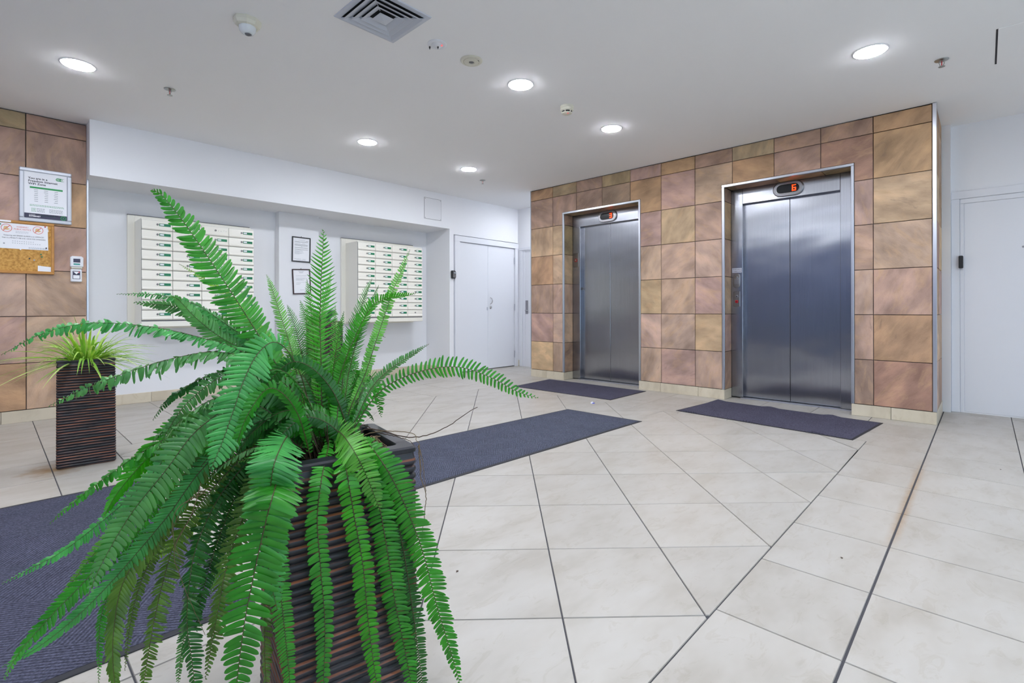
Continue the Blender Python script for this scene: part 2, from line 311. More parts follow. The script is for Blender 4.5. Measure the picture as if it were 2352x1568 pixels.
class MB:
    def __init__(s): s.v = []; s.f = []; s.sm = False

    def add(s, vs, fs):
        n = len(s.v); s.v += [Vector(v) for v in vs]; s.f += [tuple(i + n for i in f) for f in fs]; return s

    def box(s, a, b):
        x0, y0, z0 = [min(p, q) for p, q in zip(a, b)]; x1, y1, z1 = [max(p, q) for p, q in zip(a, b)]
        return s.add([(x0, y0, z0), (x1, y0, z0), (x1, y1, z0), (x0, y1, z0), (x0, y0, z1), (x1, y0, z1), (x1, y1, z1), (x0, y1, z1)],
                     [(0, 3, 2, 1), (4, 5, 6, 7), (0, 1, 5, 4), (1, 2, 6, 5), (2, 3, 7, 6), (3, 0, 4, 7)])

    def cbox(s, a, b, c=.003):      # box with chamfered edges
        bm = bmesh.new(); bmesh.ops.create_cube(bm, size=1)
        a, b = Vector(a), Vector(b)
        for v in bm.verts: v.co = Vector(((v.co[i] + .5) * (b[i] - a[i]) + a[i] for i in range(3)))
        bmesh.ops.recalc_face_normals(bm, faces=bm.faces)
        bmesh.ops.bevel(bm, geom=list(bm.edges), offset=c, segments=1, affect='EDGES', clamp_overlap=True)
        bm.verts.index_update()
        s.add([v.co.copy() for v in bm.verts], [[v.index for v in f.verts] for f in bm.faces]); bm.free(); return s

    def prism(s, poly, fn, h0, h1, ch=0):
        """poly in 2D, fn(p, q, h) -> 3D, chamfered top at h1"""
        n = len(poly); rings = [[fn(p[0], p[1], h0) for p in poly]]
        if ch:
            ins = inset(poly, ch); rings.append([fn(p[0], p[1], h1 - (h1 - h0) * .25) for p in poly]); rings.append([fn(p[0], p[1], h1) for p in ins])
        else: rings.append([fn(p[0], p[1], h1) for p in poly])
        vs = [v for r in rings for v in r]; fs = [tuple(range(n))[::-1], tuple(range((len(rings) - 1) * n, len(rings) * n))]
        for k in range(len(rings) - 1):
            for i in range(n): fs.append((k * n + i, k * n + (i + 1) % n, (k + 1) * n + (i + 1) % n, (k + 1) * n + i))
        return s.add(vs, fs)

    def lathe(s, prof, c, n=24, axis='Z', cap=True):
        c = Vector(c); rings = []
        for r, h in prof:
            ring = []
            for k in range(n):
                a = 2 * math.pi * k / n; x, y = r * math.cos(a), r * math.sin(a)
                ring.append(c + (Vector((x, y, h)) if axis == 'Z' else Vector((x, h, y)) if axis == 'Y' else Vector((h, x, y))))
            rings.append(ring)
        vs = [v for r in rings for v in r]; fs = []
        for k in range(len(rings) - 1):
            for i in range(n): fs.append((k * n + i, k * n + (i + 1) % n, (k + 1) * n + (i + 1) % n, (k + 1) * n + i))
        if cap and prof[0][0] > 1e-5: fs.append(tuple(range(n))[::-1])
        if cap and prof[-1][0] > 1e-5: fs.append(tuple(range((len(rings) - 1) * n, len(rings) * n)))
        return s.add(vs, fs)

    def tube(s, pts, rad, n=6):
        pts = [Vector(p) for p in pts]; rings = []; up = Vector((.13, .21, .97))
        for i, p in enumerate(pts):
            t = (pts[min(i + 1, len(pts) - 1)] - pts[max(i - 1, 0)]).normalized()
            a = t.cross(up)
            if a.length < .05: a = t.cross(Vector((1, 0, 0)))
            a.normalize(); b = t.cross(a)
            r = rad(i / max(1, len(pts) - 1)) if callable(rad) else rad
            rings.append([p + (a * math.cos(2 * math.pi * k / n) + b * math.sin(2 * math.pi * k / n)) * r for k in range(n)])
        vs = [v for r in rings for v in r]; fs = [tuple(range(n))[::-1], tuple(range((len(rings) - 1) * n, len(rings) * n))]
        for k in range(len(rings) - 1):
            for i in range(n): fs.append((k * n + i, k * n + (i + 1) % n, (k + 1) * n + (i + 1) % n, (k + 1) * n + i))
        return s.add(vs, fs)

    def mesh(s, name, off=Vector(), smooth=False, fix=True, uv=False, auto=None):
        me = bpy.data.meshes.new(name); me.from_pydata([v - off for v in s.v], [], s.f)
        if fix:
            bm = bmesh.new(); bm.from_mesh(me); bmesh.ops.recalc_face_normals(bm, faces=bm.faces); bm.to_mesh(me); bm.free()
        if uv:
            l = me.uv_layers.new(name='UVMap')
            for lp in me.loops:
                c = me.vertices[lp.vertex_index].co; l.data[lp.index].uv = (c.y, c.z)
        if smooth:
            me.polygons.foreach_set('use_smooth', [True] * len(me.polygons))
            if auto: me.set_sharp_from_angle(angle=math.radians(auto))
        me.update(); return me

    def build(s, name, m, parent=None, smooth=False, uv=False, fix=True, auto=40, origin=None):
        if parent is None:
            lo = Vector([min(v[i] for v in s.v) for i in range(3)]); hi = Vector([max(v[i] for v in s.v) for i in range(3)])
            off = Vector(origin) if origin else Vector(((lo.x + hi.x) / 2, (lo.y + hi.y) / 2, lo.z))
        else: off = OFF[parent.name]
        me = s.mesh(name, off, smooth, fix, uv, auto); o = link(name, me, m, parent, off)
        if parent is None: o.location = off
        return o


def inset(poly, d):
    n = len(poly); ar = sum(poly[i][0] * poly[(i + 1) % n][1] - poly[(i + 1) % n][0] * poly[i][1] for i in range(n)); sg = 1 if ar > 0 else -1
    out = []
    for i in range(n):
        p0, p1, p2 = poly[i - 1], poly[i], poly[(i + 1) % n]
        def off(a, b):
            dx, dy = b[0] - a[0], b[1] - a[1]; l = math.hypot(dx, dy) or 1; nx, ny = -dy / l * sg, dx / l * sg
            return (a[0] + nx * d, a[1] + ny * d, dx / l, dy / l)
        a = off(p0, p1); b = off(p1, p2); den = a[2] * b[3] - a[3] * b[2]
        if abs(den) < 1e-6: out.append((b[0], b[1])); continue
        t = ((b[0] - a[0]) * b[3] - (b[1] - a[1]) * b[2]) / den; out.append((a[0] + a[2] * t, a[1] + a[3] * t))
    return out


def clip(poly, x0, x1, y0, y1):
    for ax, lim, sg in ((0, x0, 1), (0, x1, -1), (1, y0, 1), (1, y1, -1)):
        out = []
        for i in range(len(poly)):
            a, b = poly[i - 1], poly[i]; da, db = (a[ax] - lim) * sg, (b[ax] - lim) * sg
            if (da >= 0) != (db >= 0):
                t = da / (da - db); out.append((a[0] + (b[0] - a[0]) * t, a[1] + (b[1] - a[1]) * t))
            if db >= 0: out.append(b)
        poly = out
        if not poly: return []
    return poly


def rect_minus(r, h):
    x0, x1, y0, y1 = r; a0, a1, b0, b1 = max(x0, h[0]), min(x1, h[1]), max(y0, h[2]), min(y1, h[3])
    e = 1e-6
    if a0 >= a1 - e or b0 >= b1 - e: return [(x0, y0), (x1, y0), (x1, y1), (x0, y1)]
    L_, R_, B_, T_ = a0 <= x0 + e, a1 >= x1 - e, b0 <= y0 + e, b1 >= y1 - e
    if L_ and R_ and B_ and T_: return []
    if L_ and R_: return rect_minus((x0, x1, b1, y1) if B_ else (x0, x1, y0, b0), (9e9, 9e9, 9e9, 9e9))
    if B_ and T_: return rect_minus((a1, x1, y0, y1) if L_ else (x0, a0, y0, y1), (9e9, 9e9, 9e9, 9e9))
    if L_ and B_: return [(a1, y0), (x1, y0), (x1, y1), (x0, y1), (x0, b1), (a1, b1)]
    if R_ and B_: return [(x0, y0), (a0, y0), (a0, b1), (x1, b1), (x1, y1), (x0, y1)]
    if L_ and T_: return [(x0, y0), (x1, y0), (x1, y1), (a1, y1), (a1, b0), (x0, b0)]
    if R_ and T_: return [(x0, y0), (x1, y0), (x1, b0), (a0, b0), (a0, y1), (x0, y1)]
    return [(x0, y0), (x1, y0), (x1, y1), (x0, y1)]


def struct(name, mb, m, label=None, parent=None, **kw):
    o = mb.build(name, m, parent, **kw)
    if parent is None: tag(o, label, kind='structure')
    return o


def box(a, b): return MB().box(a, b)


def text(name, body, size, pos, rot, m, parent, align='LEFT', width=None, bold=0):
    c = bpy.data.curves.new(name, 'FONT'); c.body = body; c.size = size; c.align_x = align; c.extrude = .0003; c.offset = bold; c.resolution_u = 3
    tmp = bpy.data.objects.new(name, c); COL.objects.link(tmp); bpy.context.view_layer.update()
    me = bpy.data.meshes.new_from_object(tmp.evaluated_get(bpy.context.evaluated_depsgraph_get())); bpy.data.objects.remove(tmp); bpy.data.curves.remove(c)
    xs = [v.co.x for v in me.vertices]; k = width / (max(xs) - min(xs)) if width else 1
    rm = Matrix.Rotation(rot[2], 3, 'Z') @ Matrix.Rotation(rot[0], 3, 'X'); off = Vector(pos) - OFF[parent.name]
    for v in me.vertices: v.co = rm @ Vector((v.co.x * k, v.co.y, v.co.z)) + off
    me.name = name; me.materials.clear(); return link(name, me, m, parent)


FACE_Y = (math.pi / 2, 0, 0)                 # reads along +X, faces -Y
FACE_X = (math.pi / 2, 0, -math.pi / 2)      # reads along -Y, faces -X

exec_order = []
# ------------------------------------------------------------------ floor
floor = struct('floor', box((XW, YS, -.06), (XB + .4, YR + .1, -.004)), M['fgrout'], 'pale stone tiled lobby floor with dark grey joints', origin=(0, 0, 0))
FX = (.600, 4.430, .632, 4.475)      # the diagonal field
fl = lambda p, q, h: (p, q, h)
gx = [.263 + .4513 * i for i in range(-7, 15)]; gy = [.284 + .451 * i for i in range(-7, 15)]
cells = []
for i in range(len(gx) - 1):
    for j in range(len(gy) - 1):
        r = (max(gx[i], XW), min(gx[i + 1], XB + .3), max(gy[j], YS), min(gy[j + 1], YR + .05))
        if r[0] >= r[1] or r[2] >= r[3] or (r[0] > 5.75 and .5 < r[2] and r[3] < 4.6): continue
        p = rect_minus(r, FX)
        if p: cells.append((p, r, False))
CD, CH = [-.278 + .6412 * k for k in range(-8, 9)], [2.203 + .6365 * k for k in range(-4, 12)]
for a in range(len(CD) - 1):
    for b in range(len(CH) - 1):
        P = [((h - d) / 2, (h + d) / 2) for d, h in ((CD[a], CH[b]), (CD[a + 1], CH[b]), (CD[a + 1], CH[b + 1]), (CD[a], CH[b + 1]))]
        if sum(P[i][0] * P[(i + 1) % 4][1] - P[(i + 1) % 4][0] * P[i][1] for i in range(4)) < 0: P = P[::-1]
        P = clip(P, *FX)
        if len(P) >= 3: cells.append((P, None, True))
rest = MB(); shared = {}
for poly, r, diag in cells:
    n = len(poly); cxp = sum(p[0] for p in poly) / n; cyp = sum(p[1] for p in poly) / n
    g = .0022
    q = inset(poly, g)
    if r and not diag:      # the wide joint along y = .284
        q = [(x, y + (.0014 if abs(y - (.284 + g)) < .001 else -.0014 if abs(y - (.284 - g)) < .001 else 0)) for x, y in q]
    ar = abs(sum(q[i][0] * q[(i + 1) % n][1] - q[(i + 1) % n][0] * q[i][1] for i in range(n))) / 2
    if ar < .0015: continue
    seen = False
    for p in list(poly) + [(cxp, cyp)]:
        s_ = proj((p[0], p[1], 0))
        if s_ and -150 < s_[0] < 2500 and 600 < s_[1] < 1720: seen = True
    if not seen or (cxp > 5.7 and .3 < cyp < 4.79):
        rest.prism(q, fl, -.012, 0, .0012); continue
    stn = math.hypot(cxp - .27, cyp - 4.1) < .55 or (abs(cyp - .284) < .26 and 1.9 < cxp < 4.6)
    key = (stn,) + tuple((round(p[0] - cxp, 4), round(p[1] - cyp, 4)) for p in q)
    if key not in shared:
        shared[key] = MB().prism([(p[0] - cxp, p[1] - cyp) for p in q], fl, -.012, 0, .0012).mesh('floor_tile')
    o = link('floor_tile', shared[key], M['tile_st' if stn else 'tile'], floor); o.location = (cxp, cyp, R.uniform(-.0003, .0003))
o = rest.build('floor_tile_remainder', M['tile'], floor); tag(o, kind='stuff')

# ------------------------------------------------------------------ room shell
struct('ceiling', box((XW, YS, H), (XB + .4, YR + .1, H + .08)), M['ceil'], 'flat white painted ceiling with downlights')
wl = struct('wall_left', box((XW, YP + .014, 0), (.622, YR + .1, H)), M['grout'], 'slate clad wall beside the mailbox recess')
struct('wall_recess', box((.64, YR, 0), (4.80, YR + .1, BULK + .2)), M['white'], 'white wall at the back of the mailbox recess')
struct('wall_pilaster', box((2.468, YQ, 0), (2.975, YR + .02, BULK + .01)), M['white'], 'shallow white pilaster between the mailbox banks')
mb = MB().box((.628, YK, BULK), (4.78, YR + .1, H)).box((4.78, YK, 0), (4.86, YR + .1, H)).box((4.86, YK, 2.112), (XB + .1, YR + .1, H)).box((4.86, YK + .06, 0), (XB + .1, YR + .1, 2.2))
mb.box((.622, YP + .004, 0), (.64, YR + .1, BULK + .05))
struct('wall_back', mb, M['white'], 'white bulkhead and wall around the double doors')
struct('wall_passage', box((XB, 4.60, 0), (XB + .12, YK + .05, H)), M['white'], 'white wall at the end of the side passage')
mb = MB().box((XL + .010, .31, 0), (XB + .3, .872, H)).box((XL + .010, 2.048, 0), (XB + .3, 3.034, H)).box((XL + .010, 4.206, 0), (XB, 4.788, H))
mb.box((XL + .010, .31, 2.296), (XB + .3, 4.788, H)).box((5.80, .8, 0), (XB + .3, 4.3, H))
wf = struct('wall_lift', mb, M['grout'], 'slate clad wall holding the two lifts')
struct('wall_passage_side', box((XL + .022, 4.786, 0), (XB, 4.797, H)), M['white'], 'white painted side of the lift block facing the passage')
struct('wall_right', MB().box((XD, YS, 0), (XD + .12, .31, H)).box((6.20, .232, 0), (XD + .05, .31, H)), M['white'], 'white painted wall holding the plain side door')
struct('wall_rear', MB().box((XW, YS - .1, 0), (-1.6, YS, H)).box((4.8, YS - .1, 0), (XD, YS, H)).box((-1.6, YS - .1, 2.35), (4.8, YS, H)), M['white'], 'unseen white wall around the added glazing')
win = struct('added_window_1', MB().box((-1.6, YS - .08, 0), (4.8, YS - .02, .06)).box((-1.6, YS - .08, 2.29), (4.8, YS - .02, 2.35)), M['mull'], 'unseen dark framed glazed screen, added to let in daylight')  # invented glazing out of view, lets the sky light the room
for k in range(7):
    x = -1.6 + k * 6.4 / 6
    box((max(-1.6, x - .03), YS - .08, .06), (min(4.8, x + .03), YS - .02, 2.29)).build('mullion', M['mull'], win)
    if k < 6: box((x + .03, YS - .055, .06), (x + 6.4 / 6 - .03, YS - .045, 2.29)).build('pane', M['glass'], win)
struct('wall_side', box((XW - .1, YS - .1, 0), (XW, YR + .1, H)), M['blue'], 'unseen blue grey wall opposite the lifts, coloured for the door reflections')  # invented wall, its blue gives the steel doors a dark reflection
struct('unseen_ground', box((-9, YS - 9, -.1), (12, YS - .1, -.02)), M['pave'], 'unseen ground added outside, pale to bounce daylight inside')  # added out of view, kept pale so daylight bounces to the ceiling

# slate tiles -------------------------------------------------------
TC = dict(T='b99e86', Y='c6aa84', P='b09087', O='ae885e', B='97796a', G='9c8d66', R='9c6e5e', L='c4a896', W='bca08e', D='86705f')
BB, P_ = .1064, .4050
GRID = ["YPPOYBO", "TLPYYBG", "TTTTTBB", "TTTTTDG", "WLYTPOP", "PWTTYPO", "WYPLPTB", "TTTTTOG", "TTTTTBB", "BPLPPRB", "ROPWYOO"]
cols = [4.789 - .4067 * k for k in range(12)]
OPEN = [(3.026, 4.213, 0, 2.300), (.865, 2.052, 0, 2.300)]
xw = lambda p, q, h: (XL + .012 - h, p, q)


def slate(poly, fn, code, parent, jitter=True):
    q = inset(poly, .0026)
    o = MB().prism(q, fn, 0, .012 + (R.uniform(-.0018, .0018) if jitter else 0), .0022).build('slate_tile', M['slate'], parent)
    c = [a * .62 + b * .38 for a, b in zip(lin(TC[code]), lin('b39a87'))]; k = R.uniform(.93, 1.07); o.color = (c[0] * k, c[1] * k * R.uniform(.97, 1.02), c[2] * k * R.uniform(.94, 1.04), 1)
    return o


zr = [BB + P_ * k for k in range(7)] + [H - .006]
for c in range(11):
    for r in range(7):
        rect = (cols[c + 1], cols[c], zr[r], zr[r + 1])
        if c == 10: rect = (.318, cols[c], zr[r], zr[r + 1])
        poly = rect_minus(rect, OPEN[0])
        if len(poly) == 4: xs = [p[0] for p in poly]; zs = [p[1] for p in poly]; poly = rect_minus((min(xs), max(xs), min(zs), max(zs)), OPEN[1])
        elif not poly: continue
        if not poly: continue
        slate(poly, xw, GRID[c][r], wf)
# reveals of the two openings
for k, (y0, y1) in enumerate(((3.050, 4.189), (.889, 2.028))):
    codes = ("BTTYGB", "BPTTYB")[k]
    for r in range(6):
        z0, z1 = zr[r], min(zr[r + 1], 2.276)
        slate([(XL + .012, z0), (5.645, z0), (5.645, z1), (XL + .012, z1)], lambda p, q, h, y=y1: (p, y + .012 - h, q), codes[r], wf, False)
        slate([(XL + .012, z0), (5.645, z0), (5.645, z1), (XL + .012, z1)], lambda p, q, h, y=y0: (p, y - .012 + h, q), codes[5 - r], wf, False)
    ys = [y0] + [c for c in sorted(cols) if y0 + .05 < c < y1 - .05] + [y1]
    for i in range(len(ys) - 1):
        slate([(XL + .012, ys[i]), (5.645, ys[i]), (5.645, ys[i + 1]), (XL + .012, ys[i + 1])], lambda p, q, h: (p, q, 2.288 - h), "GOBGT"[i % 5], wf, False)
# side face of the lift block
xs = [XL + .012, 5.848, 6.195]
for i in range(2):
    for r in range(7):
        slate([(xs[i], zr[r]), (xs[i + 1], zr[r]), (xs[i + 1], zr[r + 1]), (xs[i], zr[r + 1])], lambda p, q, h: (p, .308 - h, q), "TYORYOB"[r] if i == 0 else "BTPYOTO"[r], wf, False)
# left pillar
px = [.624 - .4067 * k for k in range(9)]
px = [.629, .224] + [.224 - .4067 * k for k in range(1, 8)]
PG = ["TWTPOBB", "OPLPPBG", "TOPBYTB", "BTPOGTY", "TPYTBOP", "YPTBOTG", "OTPYBTB", "TPOYTBG"]
px = [p for p in px if p > XW + .1] + [XW + .01]
for c in range(len(px) - 1):
    for r in range(7):
        slate([(px[c + 1], zr[r]), (px[c], zr[r]), (px[c], zr[r + 1]), (px[c + 1], zr[r + 1])], lambda p, q, h: (p, YP + .012 - h, q), PG[c][r], wl)

# skirting tiles ----------------------------------------------------
def skirting(name, label, runs):
    """runs: list of (poly-line start, end, outward normal) straight runs split into tiles"""
    root = None
    for a, b, n, joints in runs:
        a, b, n = Vector(a), Vector(b), Vector(n); d = (b - a).normalized(); Ln = (b - a).length
        js = [0] + [j for j in joints if .03 < j < Ln - .03] + [Ln]
        if root is None:
            root = empty(name, (a.x, a.y, 0)); tag(root, label, kind='structure')
        for i in range(len(js) - 1):
            p, q = a + d * (js[i] + .0015), a + d * (js[i + 1] - .0015)
            MB().cbox((min(p.x, q.x, (p - n * .014).x, (q - n * .014).x), min(p.y, q.y, (p - n * .014).y, (q - n * .014).y), .0005),
                     (max(p.x, q.x, (p - n * .014).x, (q - n * .014).x), max(p.y, q.y, (p - n * .014).y, (q - n * .014).y), BB - .003), .0015).build('skirting_tile', M['skirt'], root)
    return root


skirting('baseboard_lift', 'beige stone skirting tiles under the slate lift wall', [
    ((XL - .004, 4.791), (XL - .004, 4.191), (-1, 0), [.29]), ((XL - .004, 4.189), (5.645, 4.189), (0, -1), []),
    ((XL - .004, 3.048), (XL - .004, 2.03), (-1, 0), [.282, .734]), ((XL - .004, 2.028), (5.645, 2.028), (0, -1), []),
    ((XL - .004, .888), (XL - .004, .291), (-1, 0), [.29]), ((XL + .01, .291), (6.195, .291), (0, -1), [.42])])
skirting('baseboard_left', 'beige stone skirting tiles under the slate pillar', [((XW + .01, YP - .004), (.63, YP - .004), (0, -1), [.06 + .45 * k for k in range(6)]), ((.632, YP + .01), (.632, YR - .01), (1, 0), [])])
skirting('baseboard_recess', 'beige stone skirting tiles along the mailbox recess', [
    ((.646, YR - .012), (2.466, YR - .012), (0, -1), [.09 + .452 * k for k in range(1, 5)]), ((2.456, YQ - .01), (2.987, YQ - .01), (0, -1), [.25]), ((2.977, YR - .012), (4.77, YR - .012), (0, -1), [.0 + .452 * k for k in range(1, 5)]),
    ((4.768, YR - .026), (4.768, YK - .004), (-1, 0), [.3]), ((4.768, YK - .012), (4.868, YK - .012), (0, -1), [])])
skirting('baseboard_passage', 'short beige skirting piece beside the passage door', [((XB - .012, YK), (XB - .012, 5.80), (-1, 0), [])])

# aluminium corner trims and lift surrounds --------------------------
t = 1
def trim(mb, label):
    global t
    o = struct('trim_%d' % t, mb, M['alu'], label); t += 1; return o
trim(MB().cbox((XL - .004, .290, BB), (XL + .020, .317, H - .002), .002), 'satin aluminium corner strip at the free end of the lift wall')
trim(MB().cbox((XL - .003, 4.788, BB), (XL + .020, 4.800, H - .002), .002), 'narrow aluminium edge strip where the lift wall meets the passage')
trim(MB().cbox((.628, YP - .004, BB), (.642, YP + .02, BULK - .002), .002), 'aluminium corner strip between slate pillar and mailbox recess')
for y0, y1, nm in ((3.026, 4.213, 'around the lift showing 3'), (.865, 2.052, 'around the lift showing G')):
    mb = MB().cbox((XL - .005, y0, BB), (XL + .018, y0 + .024, 2.276), .002).cbox((XL - .005, y1 - .024, BB), (XL + .018, y1, 2.276), .002).cbox((XL - .005, y0, 2.276), (XL + .018, y1, 2.300), .002)
    trim(mb, 'satin aluminium edging ' + nm)

# ------------------------------------------------------------------ lifts
def pill(w_, h_, n=8):
    r = h_ / 2; pts = []
    for k in range(n + 1):
        a = -math.pi / 2 + math.pi * k / n; pts.append((w_ / 2 - r + r * math.cos(a), r * math.sin(a)))
    for k in range(n + 1):
        a = math.pi / 2 + math.pi * k / n; pts.append((-w_ / 2 + r + r * math.cos(a), r * math.sin(a)))
    return pts


XJ, XDR = 5.645, 5.702
def elevator(y0, y1, digit, label, second):
    yc = (y0 + y1) / 2 - (.0 if second else .005)
    e = empty('elevator', (XJ, yc, 0), label=label, cat='elevator')
    oL, oR = yc + .45, yc - .45
    mbj = MB().cbox((XJ, oL, .012), (XDR + .03, y1, 2.276), .0025); mbj.build('door_jamb', M['steel'], e, uv=True)
    MB().cbox((XJ, y0, .012), (XDR + .03, oR, 2.276), .0025).build('door_jamb', M['steel'], e, uv=True)
    MB().cbox((XJ - .002, oR, 2.112), (XDR + .03, oL, 2.276), .0025).build('lintel', M['steel'], e, uv=True)
    for s in (1, -1):
        a, b = (yc + .0018, oL + .02) if s > 0 else (oR - .02, yc - .0018)
        MB().cbox((XDR, a, .014), (XDR + .03, b, 2.13), .002).build('door_panel', M['steel'], e, uv=True)
    sill = MB().cbox((XJ - .02, oR - .1, -.002), (XDR + .04, oL + .02, .010), .002).build('sill', M['alu'], e)
    for k in range(2): box((XJ + .03 + .035 * k, oR - .02, .0095), (XJ + .036 + .035 * k, oL, .0112)).build('sill_groove', M['rubber'], sill)
    # floor indicator
    zi = 2.20; X0 = XJ - .002
    bz = MB().prism(pill(.285, .150), lambda p, q, h: (X0 - h, yc + p, zi + q), -.004, .020, .008).build('indicator_housing', M['steel2'], e, smooth=True, auto=30)
    MB().prism(pill(.225, .100), lambda p, q, h: (X0 - h, yc + p, zi + q), .012, .0235, .002).build('indicator_bezel', M['chrome'], bz)
    MB().prism(pill(.212, .088), lambda p, q, h: (X0 - h, yc + p, zi + q), .014, .0245).build('indicator_screen', M['screen'], bz)
    # segment digit
    sg = MB(); sy, sz, tk, hh, ww = yc - .058, zi, .0095, .062, .036
    def seg(y_a, y_b, z_a, z_b): sg.box((X0 - .0255, y_a, z_a), (X0 - .0246, y_b, z_b))
    segs = {'3': 'tmbRr', 'G': 'tbLlrM'}[digit]
    if 't' in segs: seg(sy - ww / 2, sy + ww / 2, sz + hh / 2 - tk, sz + hh / 2)
    if 'm' in segs: seg(sy - ww / 2, sy + ww / 2, sz - tk / 2, sz + tk / 2)
    if 'M' in segs: seg(sy - ww / 2, sy + ww * .12, sz - tk / 2, sz + tk / 2)
    if 'b' in segs: seg(sy - ww / 2, sy + ww / 2, sz - hh / 2, sz - hh / 2 + tk)
    if 'R' in segs: seg(sy - ww / 2, sy - ww / 2 + tk, sz, sz + hh / 2)
    if 'r' in segs: seg(sy - ww / 2, sy - ww / 2 + tk, sz - hh / 2, sz)
    if 'L' in segs: seg(sy + ww / 2 - tk, sy + ww / 2, sz, sz + hh / 2)
    if 'l' in segs: seg(sy + ww / 2 - tk, sy + ww / 2, sz - hh / 2, sz)
    d = sg.build('digit', M['orange'], bz); d['label'] = 'glowing orange ' + digit
    yj = (oL + y1) / 2
    xf = XJ + .0005
    if second:
        pl = MB().prism(pill(.160, .070), lambda p, q, h: (xf - h, yj + q, 1.280 + p), -.002, .010, .004).build('call_plate', M['plate'], e, smooth=True, auto=30)
        MB().prism([(-.028, -.034), (.028, -.034), (.028, .034), (-.028, .034)], lambda p, q, h: (xf - h, yj + p, 1.275 + q), .008, .0125, .003).build('call_insert', M['steel2'], pl)
        MB().lathe([(.017, 0), (.017, -.004), (.012, -.006)], (xf - .011, yj, 1.312), 16, 'X').build('call_button', M['chrome'], pl)
        kp = MB().prism([(-.034, -.082), (.034, -.082), (.034, .082), (-.034, .082)], lambda p, q, h: (xf - h, yj + p, 1.080 + q), -.002, .007, .003).build('key_plate', M['plate'], e)
        for z, mm in ((1.108, 'dark'), (1.052, 'bulb')):
            MB().lathe([(.017, 0), (.017, -.003), (.013, -.004)], (xf - .007, yj, z), 14, 'X').build('key_switch', M['steel2'] if mm == 'dark' else M['bulb'], kp)
            MB().lathe([(.006, 0), (.006, -.002)], (xf - .0105, yj, z), 8, 'X').build('keyhole', M['dark'], kp)
        sp_ = box((xf - .0015, yj - .050, 1.368), (xf + .001, yj + .050, 1.418)).build('notice_plate', M['tagm'], e)
        text('lettering', 'DO NOT USE LIFT', .016, (xf - .0018, yj + .044, 1.398), FACE_X, M['ink'], sp_, width=.088)
        text('lettering', 'IF THERE IS FIRE', .016, (xf - .0018, yj + .044, 1.376), FACE_X, M['ink'], sp_, width=.088)
    else:
        pl = MB().prism([(-.042, -.095), (.042, -.095), (.042, .095), (-.042, .095)], lambda p, q, h: (xf - h, yj + .005 + p, 1.655 + q), -.002, .005, .002).build('call_plate', M['plate'], e)
        MB().lathe([(.024, 0), (.024, -.003), (.016, -.004)], (xf - .005, yj + .005, 1.655), 16, 'X').build('button_ring', M['bulb'], pl)
        MB().lathe([(.015, 0), (.015, -.003)], (xf - .0085, yj + .005, 1.655), 14, 'X').build('call_button', M['chrome'], pl)
        MB().cbox((XDR - .014, oL - .0285, 1.24), (XDR + .004, oL - .0005, 1.275), .002).build('door_sensor', M['plate'], e)
    return e


elevator(3.050, 4.189, '3', 'steel lift with orange 3 on its display, beside the passage', False)
elevator(.889, 2.028, 'G', 'steel lift with orange G on its display and call buttons on its jamb', True)

# ------------------------------------------------------------------ doors
d1 = empty('door_1', (5.58, YK, 0)); tag(d1, 'white double doors with a small pull handle beside the passage', kind='structure')
XA, XE, ZT = 4.874, XB, 2.10
MB().cbox((XA, YK - .018, 0), (4.975, YK + .06, 2.013), .003).build('door_frame', M['door'], d1)
MB().cbox((6.207, YK - .018, 0), (XE, YK + .06, 2.013), .003).build('door_frame', M['door'], d1)
MB().cbox((XA, YK - .018, 2.013), (XE, YK + .06, ZT), .003).build('door_frame', M['door'], d1)
for a, b, nm in ((4.978, 5.579, 'L'), (5.582, 6.204, 'R')):
    lf = MB().cbox((a, YK + .008, .014), (b, YK + .05, 2.009), .002).build('door_leaf', M['door'], d1)
    hx = 6.2055 if nm == 'R' else 4.9765
    for z in (1.80, 1.01, .21):
        MB().lathe([(.009, -.055), (.009, .055)], (hx, YK - .002, z), 8).build('hinge', M['alu'] if nm == 'R' else M['door'], lf)
    if nm == 'R':
        pts = [(5.640, YK + .01, 1.165)] + [(5.640, YK - .04 * math.sin(math.pi * k / 8) ** .6 + .004, 1.165 - .105 * k / 8) for k in range(1, 8)] + [(5.640, YK + .01, 1.06)]
        MB().tube(pts, .007, 8).build('pull_handle', M['chrome'], lf, smooth=True)
        MB().lathe([(.024, 0), (.024, -.006), (.016, -.012), (.010, -.012)], (5.643, YK + .008, 1.008), 18, 'Y').build('lock', M['chrome'], lf)
    else:
        box((5.558, YK + .002, .96), (5.578, YK + .009, 1.01)).build('latch_plate', M['alu'], lf)

d2 = empty('door_2', (XB, 5.2, 0)); tag(d2, 'white door at the end of the passage with a grey lever plate', kind='structure')
for a, b, c, d in ((5.725, 5.795, 0, 1.976), (5.665, 5.724, 0, 1.976), (4.80, 5.795, 1.977, 2.03)):
    MB().cbox((XB - (.018 if b > 5.74 else .008), a, c), (XB + .01, b, d), .003).build('door_frame', M['door'], d2)
lf = MB().cbox((XB - .004, 4.83, .02), (XB + .02, 5.660, 1.972), .002).build('door_leaf', M['door'], d2)
hp = MB().cbox((XB - .012, 5.600, .895), (XB - .003, 5.655, 1.125), .003).build('lock_plate', M['steel2'], lf)
MB().tube([(XB - .012, 5.625, .955), (XB - .05, 5.625, .955), (XB - .052, 5.56, .953)], .008, 8).build('lever', M['chrome'], hp, smooth=True)

